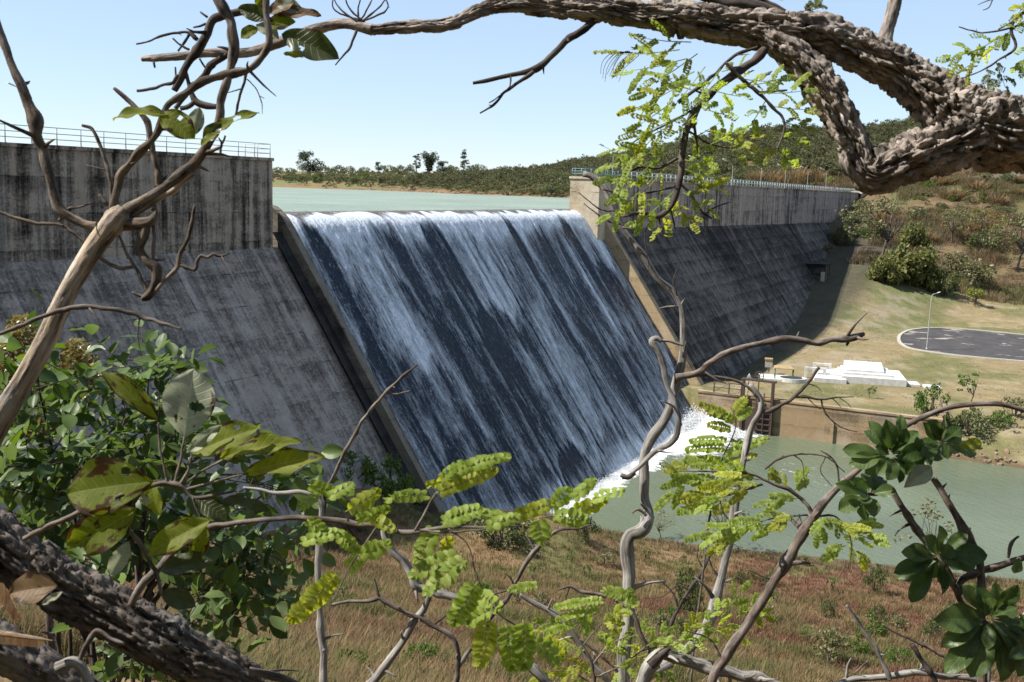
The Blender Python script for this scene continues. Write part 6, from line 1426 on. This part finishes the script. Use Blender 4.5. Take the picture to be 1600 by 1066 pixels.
limb(s5, 'trunk', rooted(pl([(560, 1092, 9), (585, 1062, 8), (610, 1030, 7.2), (632, 1000, 7), (648, 970, 6.6), (660, 955, 6.4), (670, 935, 6.2), (672, 922, 7)], w5)), 'bark_dead', 14, .16)
limb(s5, 'branch', pl([(598, 815, 5), (600, 835, 7), (612, 858, 8), (630, 876, 8), (645, 900, 8), (650, 915, 8.6), (670, 921, 7.6), (700, 930, 7.4), (735, 948, 7.6), (760, 975, 8), (790, 1005, 8), (815, 1030, 8.4), (845, 1055, 9), (870, 1085, 9)], w5), 'bark_dead', 14, .16)
for pts, mt in (([(520, 945, 3), (545, 940, 3.4), (575, 940, 4), (592, 935, 4.2), (610, 945, 4.4), (640, 960, 4.4), (655, 965, 4.2), (672, 976, 4.6), (700, 990, 4.6), (712, 1005, 4.6), (716, 1035, 4.8), (712, 1072, 5)], 'bark_brown'), ([(592, 935, 3), (588, 918, 2.2), (584, 903, 1.6)], 'bark_dark'), ([(714, 1045, 5), (730, 1020, 4.6), (748, 996, 4.2), (770, 960, 4.2), (792, 935, 4.4), (808, 905, 4.4), (822, 880, 4.2), (846, 850, 4), (875, 828, 3), (905, 826, 2), (921, 820, 1.2)], 'bark_brown'), ([(836, 862, 2), (828, 845, 1.6), (822, 836, 1.2)], 'bark_brown'), ([(735, 945, 2.4), (770, 930, 2), (800, 920, 1.6)], 'bark_dark'), ([(680, 975, 2), (700, 960, 1.6), (720, 955, 1)], 'bark_dark')): limb(s5, 'twig', pl(pts, w5-.03), mt, 9)
s6 = sapling_thing('slanting_dead_stem', 'pale slanting dead stem in the grass between the lime leaves and the crooked grey sapling', (950, 1080), 4.8)
limb(s6, 'trunk', rooted(pl([(960, 1085, 6), (945, 1060, 6), (920, 1030, 6), (905, 1005, 6), (890, 985, 6), (868, 962, 5.4), (845, 948, 5), (825, 938, 4.4), (812, 928, 3.4)], 4.8)), 'bark_dead', 10, .16)
for pts in ([(948, 932, 4), (928, 928, 3.4), (905, 924, 3), (890, 916, 2.6), (872, 922, 1.6)], [(958, 935, 3.2), (990, 960, 4), (1000, 990, 4), (1012, 1012, 4.2), (1020, 1040, 4.6)], [(905, 1000, 3), (935, 1020, 3), (965, 1050, 3)]): limb(s6, 'branch', pl(pts, 4.7), 'bark_brown', 8)
s7 = sapling_thing('fallen_branch', 'bleached fallen branch lying along the bottom edge below the arching sapling', (1120, 1066), 4.4, 'branch')
limb(s7, 'bough', pl([(985, 1150, 13), (1003, 1068, 12), (1016, 1042, 12.5), (1034, 1024, 11), (1050, 1028, 11), (1080, 1034, 11), (1114, 1043, 12), (1160, 1056, 11), (1205, 1068, 10.5), (1290, 1110, 10)], 4.45), 'bark_dead', 18, .22)
limb(s7, 'stub', pl([(1016, 1040, 10), (1034, 1022, 8), (1046, 1012, 5)], 4.4), 'bark_dark', 10)
s8 = sapling_thing('twiggy_branch', 'thin grey twiggy branches crossing the bottom right corner below the dark rosettes', (1420, 1080), 4.2, 'branch')
limb(s8, 'bough', rooted(pl([(1270, 1100, 7), (1300, 1078, 6.4), (1323, 1064, 6.2), (1350, 1060, 6), (1381, 1057, 6), (1405, 1054, 6), (1431, 1050, 6), (1470, 1056, 6), (1516, 1060, 6), (1560, 1072, 6)], 4.2)), 'bark_dead', 12, .18)
for pts, mt in (([(1323, 946, 2.4), (1338, 968, 3), (1354, 993, 3.6), (1367, 1010, 4.2), (1378, 1034, 4.4), (1391, 1062, 4.8)], 'bark_dead'), ([(1425, 1007, 4.6), (1438, 1030, 4.6), (1450, 1046, 4.8), (1464, 1070, 5)], 'bark_dark'), ([(1379, 976, 1.8), (1402, 990, 2.2), (1425, 1000, 2.6), (1450, 1012, 2.8), (1475, 1027, 3), (1502, 1048, 3)], 'bark_brown'), ([(1543, 1066, 5), (1546, 1040, 4.6), (1550, 1023, 4.5), (1562, 1004, 4.5), (1577, 986, 4.2), (1600, 962, 4), (1640, 930, 4)], 'bark_dead'), ([(1334, 1054, 2), (1346, 1042, 1.6), (1358, 1032, 1.2)], 'bark_brown'), ([(1502, 1046, 2.4), (1520, 1040, 2), (1545, 1034, 1.6)], 'bark_brown'), ([(1440, 1012, 1.4), (1448, 1000, 1), (1452, 990, .7)], 'bark_brown')): limb(s8, 'twig', pl(pts, 4.15), mt, 8)
s9 = sapling_thing('dark_twig_sapling', 'dark leafless sapling among small bushes right of the crooked grey sapling', (1060, 1010), 7.0)
limb(s9, 'trunk', rooted(pl([(1040, 1000, 3.4), (1055, 960, 3.2), (1075, 925, 3.2), (1096, 895, 2.8), (1110, 868, 2.2), (1124, 850, 1.2)], 7.0)), 'bark_dark', 8, .16)
for pts in ([(1060, 950, 2), (1050, 925, 1.6), (1030, 905, 1)], [(1078, 922, 2), (1060, 915, 1.4), (1035, 932, 1), (1005, 935, .7)], [(1100, 890, 1.4), (1090, 870, 1), (1092, 850, .6)]): limb(s9, 'twig', pl(pts, 7.0), 'bark_dark', 6)

# ============ plant with dark glossy leaf rosettes at the right
wr = 3.7
rp = sapling_thing('rosette_plant', 'stout plant with whorls of large glossy dark green leaves at the lower right edge', (1536, 1090), wr, 'plant')
for nm, pts in (('stem', [(1537, 1100, 9), (1536, 1062, 8.6), (1533, 1020, 8.4), (1532, 985, 8.2), (1534, 940, 8), (1533, 900, 7.6), (1529, 872, 8), (1519, 850, 8.4), (1508, 832, 8), (1499, 815, 7), (1482, 785, 6.6), (1470, 765, 6.4), (1459, 748, 6)]), ('stem', [(1508, 952, 5), (1499, 936, 5.4), (1489, 909, 6.4), (1470, 878, 7), (1448, 848, 7.4), (1432, 828, 7.2), (1418, 807, 7), (1404, 784, 6), (1394, 764, 5)]), ('stem', [(1500, 930, 5), (1496, 915, 6), (1510, 902, 6.4), (1533, 892, 6.6), (1566, 882, 6.2), (1600, 871, 6), (1660, 850, 6)]), ('stem', [(1450, 750, 4), (1425, 735, 4), (1405, 720, 4)]), ('stem', [(1394, 765, 4), (1372, 772, 3.6), (1356, 772, 3.4)]), ('stem', [(1466, 876, 4), (1460, 872, 4)]), ('stem', [(1534, 985, 5), (1542, 970, 5)]), ('stem', [(1575, 872, 2.4), (1580, 850, 3), (1592, 838, 2)])):
    P = pl(pts, wr); limb(rp, nm, rooted(P) if pts[0][1] > 1090 else P, 'bark_left2', 14, .2)
def rosette(cx, cy, tips, w, wd=.40, mats=('lf_ros',)):
    m = MB(); c0 = at(cx, cy, w)
    for i, (x, y) in enumerate(tips):
        if FG.random() < .06: continue
        x, y = cx + (x-cx)*FG.uniform(.82, 1.12) + FG.normal()*4, cy + (y-cy)*FG.uniform(.82, 1.12) + FG.normal()*4
        L_ = math.hypot(x-cx, y-cy); dz = FG.uniform(-.10, .06)*(1.2 if L_ < 50 else .6)
        f = .10; n_ = unit(-CF + CU*FG.uniform(.2, .9) + CR*FG.uniform(-.5, .5))
        leafgrid(m, c0 + (at(x, y, w)-c0)*f, at(x, y, w+dz), max(24, min(36, L_*wd))*FG.uniform(.8, 1.2)*w/FPX, n_, FG.uniform(.1, .5), FG.uniform(-.05, .4), 14, 9, .64, (), FG, .03)
    return m.build('leaf_rosette', MT[mats[0]], rp)
rosette(1392, 712, [(1318, 704), (1326, 688), (1344, 672), (1362, 664), (1384, 650), (1406, 652), (1424, 664), (1440, 676), (1462, 690), (1450, 718), (1436, 742), (1412, 756), (1388, 762), (1352, 742), (1334, 726), (1402, 680), (1420, 700), (1372, 700), (1376, 736)], wr)
rosette(1472, 692, [(1430, 662), (1446, 648), (1476, 640), (1500, 672), (1534, 690), (1528, 704), (1424, 744), (1440, 716), (1490, 716), (1462, 722), (1500, 690), (1416, 716), (1456, 664)], wr-.05)
rosette(1358, 772, [(1300, 752), (1308, 778), (1318, 800), (1342, 812), (1366, 812), (1384, 806), (1402, 800), (1330, 748), (1352, 736), (1376, 744), (1396, 770), (1346, 792), (1326, 766)], wr)
rosette(1466, 872, [(1392, 914), (1402, 890), (1408, 862), (1420, 852), (1444, 838), (1424, 946), (1444, 926), (1474, 926), (1482, 924), (1498, 850), (1512, 834), (1540, 856), (1544, 874), (1538, 888), (1500, 890), (1470, 826), (1452, 900), (1432, 872), (1490, 868)], wr-.03, .42)
rosette(1546, 965, [(1462, 966), (1480, 950), (1506, 912), (1524, 914), (1548, 906), (1590, 914), (1600, 944), (1604, 990), (1600, 1030), (1584, 1052), (1552, 1040), (1512, 1052), (1482, 1048), (1470, 1012), (1490, 990), (1516, 986), (1536, 1010), (1574, 990), (1570, 944), (1530, 945), (1500, 1020), (1566, 1066)], wr-.1, .42)
rosette(1604, 1010, [(1570, 980), (1590, 968), (1616, 960), (1572, 1034), (1592, 1050), (1620, 1050)], wr-.06, .45)
for x0, y0, x1, y1, w_, mt in ((1592, 870, 1584, 896, 18, 'lf_ros'), (1418, 756, 1446, 728, 24, 'lf_big2'), (1500, 700, 1534, 692, 20, 'lf_big2')): leaf(rp, x0, y0, x1, y1, w_, wr-.1, mt, (.2, .5), ob=.6)
leaf(rp, 1412, 762, 1456, 730, 30, wr-.12, 'lf_pale', (.1, .6), ob=.6)

# ============ big leafy bush at the left
wb = 5.4
bu = sapling_thing('leafy_bush', 'large leafy green bush filling the left side in front of the dam face', (150, 1010), wb, 'bush')
ELL = [(55, 600, 85, 62), (190, 585, 75, 40), (235, 560, 30, 22), (110, 680, 120, 78), (45, 770, 75, 80), (255, 655, 55, 60), (240, 720, 90, 60), (170, 770, 90, 60), (335, 700, 40, 50), (400, 745, 50, 22), (330, 830, 70, 60), (395, 870, 48, 62), (400, 950, 46, 48), (330, 910, 50, 50), (215, 860, 90, 60), (190, 1030, 50, 30), (250, 1030, 40, 30), (300, 980, 50, 36), (110, 870, 80, 50), (455, 745, 40, 20)]
foot = bu['_o']; foot = np.array([foot[0], foot[1], foot[2]])
hub = at(150, 900, wb+.1)
for k, (cx, cy, rx, ry) in enumerate(ELL):
    e = at(cx, cy - ry*.3, wb + FG.uniform(-.5, .5)); mid = (hub+e)/2 + FG.normal(size=3)*.12
    s_ = foot + FG.normal(size=3)*[.15, .15, 0] if k % 3 == 0 else hub + (foot-hub)*FG.random()*.5
    limb(bu, 'branch', np.array([[*(s_-[0, 0, .2*(k % 3 == 0)]), .018], [*(mid*.6+s_*.4), .015], [*mid, .011], [*e, .004]]), 'bark_dark', 7)
m = MB(); m2 = MB(); mp = MB()
area = np.array([a[2]*a[3] for a in ELL], float); cnt = (area/area.sum()*235).astype(int) + 3
for (cx, cy, rx, ry), nn in zip(ELL, cnt):
    rx, ry, cy = max(12, rx-14), max(12, ry-14), cy + 8
    for _ in range(nn):
        a = FG.uniform(0, 2*math.pi); r_ = FG.random()**.5; x, y = cx + rx*r_*math.cos(a), cy + ry*r_*math.sin(a); w_ = wb + FG.uniform(-.7, .7)
        dr = unit(CR*FG.normal() + CU*FG.uniform(-.4, .9) - CF*FG.uniform(-.6, .8)); c0 = at(x, y, w_); TL = FG.uniform(.16, .30)
        side = unit(np.cross(dr, FG.normal(size=3))); up_ = unit(np.array([-.35, -.25, 1.0]) + FG.normal(size=3)*.35)
        tube(mp, np.array([[*(c0-dr*TL*.4), .0026], [*(c0+dr*TL*.5), .002], [*(c0+dr*TL), .001]]), .2, 4)
        nl_ = FG.integers(5, 9)
        for j in range(nl_):
            u = j/(nl_-1); b = c0 + dr*TL*u; ld = unit(dr*(.35+.8*(u > .9)) + side*(1 if j % 2 else -1)*1.0 + np.array([0, 0, -.25]) + FG.normal(size=3)*.25)
            L_ = FG.uniform(.085, .135); nrm = unit(up_ + FG.normal(size=3)*.3)
            leafgrid(m if FG.random() < .8 else m2, b, b + ld*L_, L_*.60, nrm, FG.uniform(.1, .55), FG.uniform(-.1, .3), 6, 5, .5, (), FG, .02)
m.build('foliage', MT['lf_bush'], bu); m2.build('foliage', MT['lf_green'], bu); mp.build('leaf_stalks', MT['bark_dark'], bu)
ob_ = sapling_thing('olive_bush', 'small leaved olive gold bush behind the leafy green bush, against the grey dam face', (60, 760), 7.6, 'bush')
limb(ob_, 'stem', rooted(pl([(70, 760, 6), (60, 660, 5), (45, 580, 4), (40, 520, 2)], 7.6)), 'bark_dark', 7); limb(ob_, 'stem', pl([(66, 680, 4), (95, 620, 3.4), (115, 560, 2)], 7.6), 'bark_dark', 6)
m = MB(); C = []
for cx, cy, rx, ry in ((35, 515, 26, 24), (25, 555, 34, 40), (12, 600, 30, 40), (118, 545, 22, 16), (125, 570, 32, 24), (100, 600, 46, 40), (60, 640, 60, 50), (140, 600, 20, 26)):
    k = int(rx*ry*.62); a = FG.uniform(0, 6.28, k); r_ = FG.random(k)**.5; 
    for q in range(k): C.append(at(cx + rx*r_[q]*math.cos(a[q]), cy + ry*r_[q]*math.sin(a[q]), 7.6 + FG.uniform(-.3, .3)))
leaves(m, np.array(C), .052, FG, .4, .7); m.build('foliage', MT['lf_gold2'], ob_)

# ============ unseen thicket added behind the viewpoint to keep sky light off the foreground
unseen_thicket = MB()
for k, (x, y, sc_) in enumerate(((-6.5, -4.6, 1.3), (-3.2, -4.2, 1.3), (.2, -4.0, 1.3), (3.4, -4.0, 1.3), (6.8, -3.6, 1.35), (10.2, -3.4, 1.4), (-5.0, -8.0, 1.6), (-1.0, -7.8, 1.6), (3.2, -8.0, 1.6), (7.5, -7.6, 1.6), (11.5, -7.5, 1.7), (1.0, -12, 1.9), (6.5, -12, 1.9))):
    b = np.array([x, y, 0.0]); b[2] = hz(b) - .8; a = 1.3*k
    for sh_ in shapes[(0, 2, 4)[k % 3]]: unseen_thicket.merge(sh_, np.array([[math.cos(a), -math.sin(a), 0], [math.sin(a), math.cos(a), 0], [0, 0, 1.25]])*sc_, b)
tag(unseen_thicket.build('thicket', MT['wood']), kind='stuff')
for o in PROTO_ALL:
    for c in list(o.children_recursive): bpy.data.objects.remove(c)
    bpy.data.objects.remove(o)
# ------------------------------------------------------------------ camera, sun, sky
cd = bpy.data.cameras.new('camera'); cam = bpy.data.objects.new('camera', cd); COL.objects.link(cam)
cd.sensor_width = 36; cd.lens = FPX/1600*36; cd.clip_start = .05; cd.clip_end = 30000
cam.matrix_world = Matrix(((CR[0], CU[0], -CF[0], 0), (CR[1], CU[1], -CF[1], 0), (CR[2], CU[2], -CF[2], 0), (0, 0, 0, 1)))
cd.dof.use_dof = True; cd.dof.focus_distance = 60; cd.dof.aperture_fstop = 15
scene.camera = cam
SUN = unit(np.array([-8.2, -.9, 9.7]))
EL = math.asin(SUN[2]); AZ = math.atan2(SUN[0], SUN[1])
sd = bpy.data.lights.new('sun', 'SUN'); sd.energy = 5.0; sd.angle = rad(.53); sd.color = (1, .95, .87)
so = bpy.data.objects.new('sun', sd); COL.objects.link(so)
so.rotation_euler = Vector(SUN).to_track_quat('Z', 'Y').to_euler(); so.location = (-60, 0, 80)
w = bpy.data.worlds.new('World'); scene.world = w; w.use_nodes = True; nt = w.node_tree
sk = nt.nodes.new('ShaderNodeTexSky'); sk.sky_type = 'NISHITA'; sk.sun_disc = False
sk.sun_elevation = EL; sk.sun_rotation = AZ % (2*math.pi); sk.altitude = 1000; sk.air_density = 1.0; sk.dust_density = .1; sk.ozone_density = 2.0
bg = nt.nodes['Background']; tint = nt.nodes.new('ShaderNodeMix'); tint.data_type = 'RGBA'; tint.blend_type = 'MULTIPLY'; tint.inputs[0].default_value = 1; tint.inputs[7].default_value = (1.0, 1.0, 1.02, 1)
hs = nt.nodes.new('ShaderNodeHueSaturation'); hs.inputs['Saturation'].default_value = .9
nt.links.new(sk.outputs[0], hs.inputs['Color']); nt.links.new(hs.outputs[0], tint.inputs[6]); ev = nt.nodes.new('ShaderNodeMix'); ev.data_type = 'RGBA'; ev.inputs[0].default_value = .5; ev.inputs[7].default_value = (3.5, 4.6, 5.9, 1)
nt.links.new(tint.outputs[2], ev.inputs[6]); nt.links.new(ev.outputs[2], bg.inputs[0]); bg.inputs[1].default_value = .08
scene.view_settings.view_transform = 'Standard'; scene.view_settings.look = 'None'; scene.view_settings.gamma = 1
scene.view_settings.exposure = 1.08
cy = scene.cycles
cy.use_denoising = True; cy.denoiser = 'OPENIMAGEDENOISE'; cy.denoising_prefilter = 'ACCURATE'
cy.max_bounces = 8; cy.diffuse_bounces = 3; cy.glossy_bounces = 3; cy.transmission_bounces = 4; cy.transparent_max_bounces = 8; cy.volume_bounces = 0
cy.sample_clamp_indirect = 6; cy.caustics_reflective = False; cy.caustics_refractive = False
for o in bpy.data.objects:
    if '_o' in o: del o['_o']
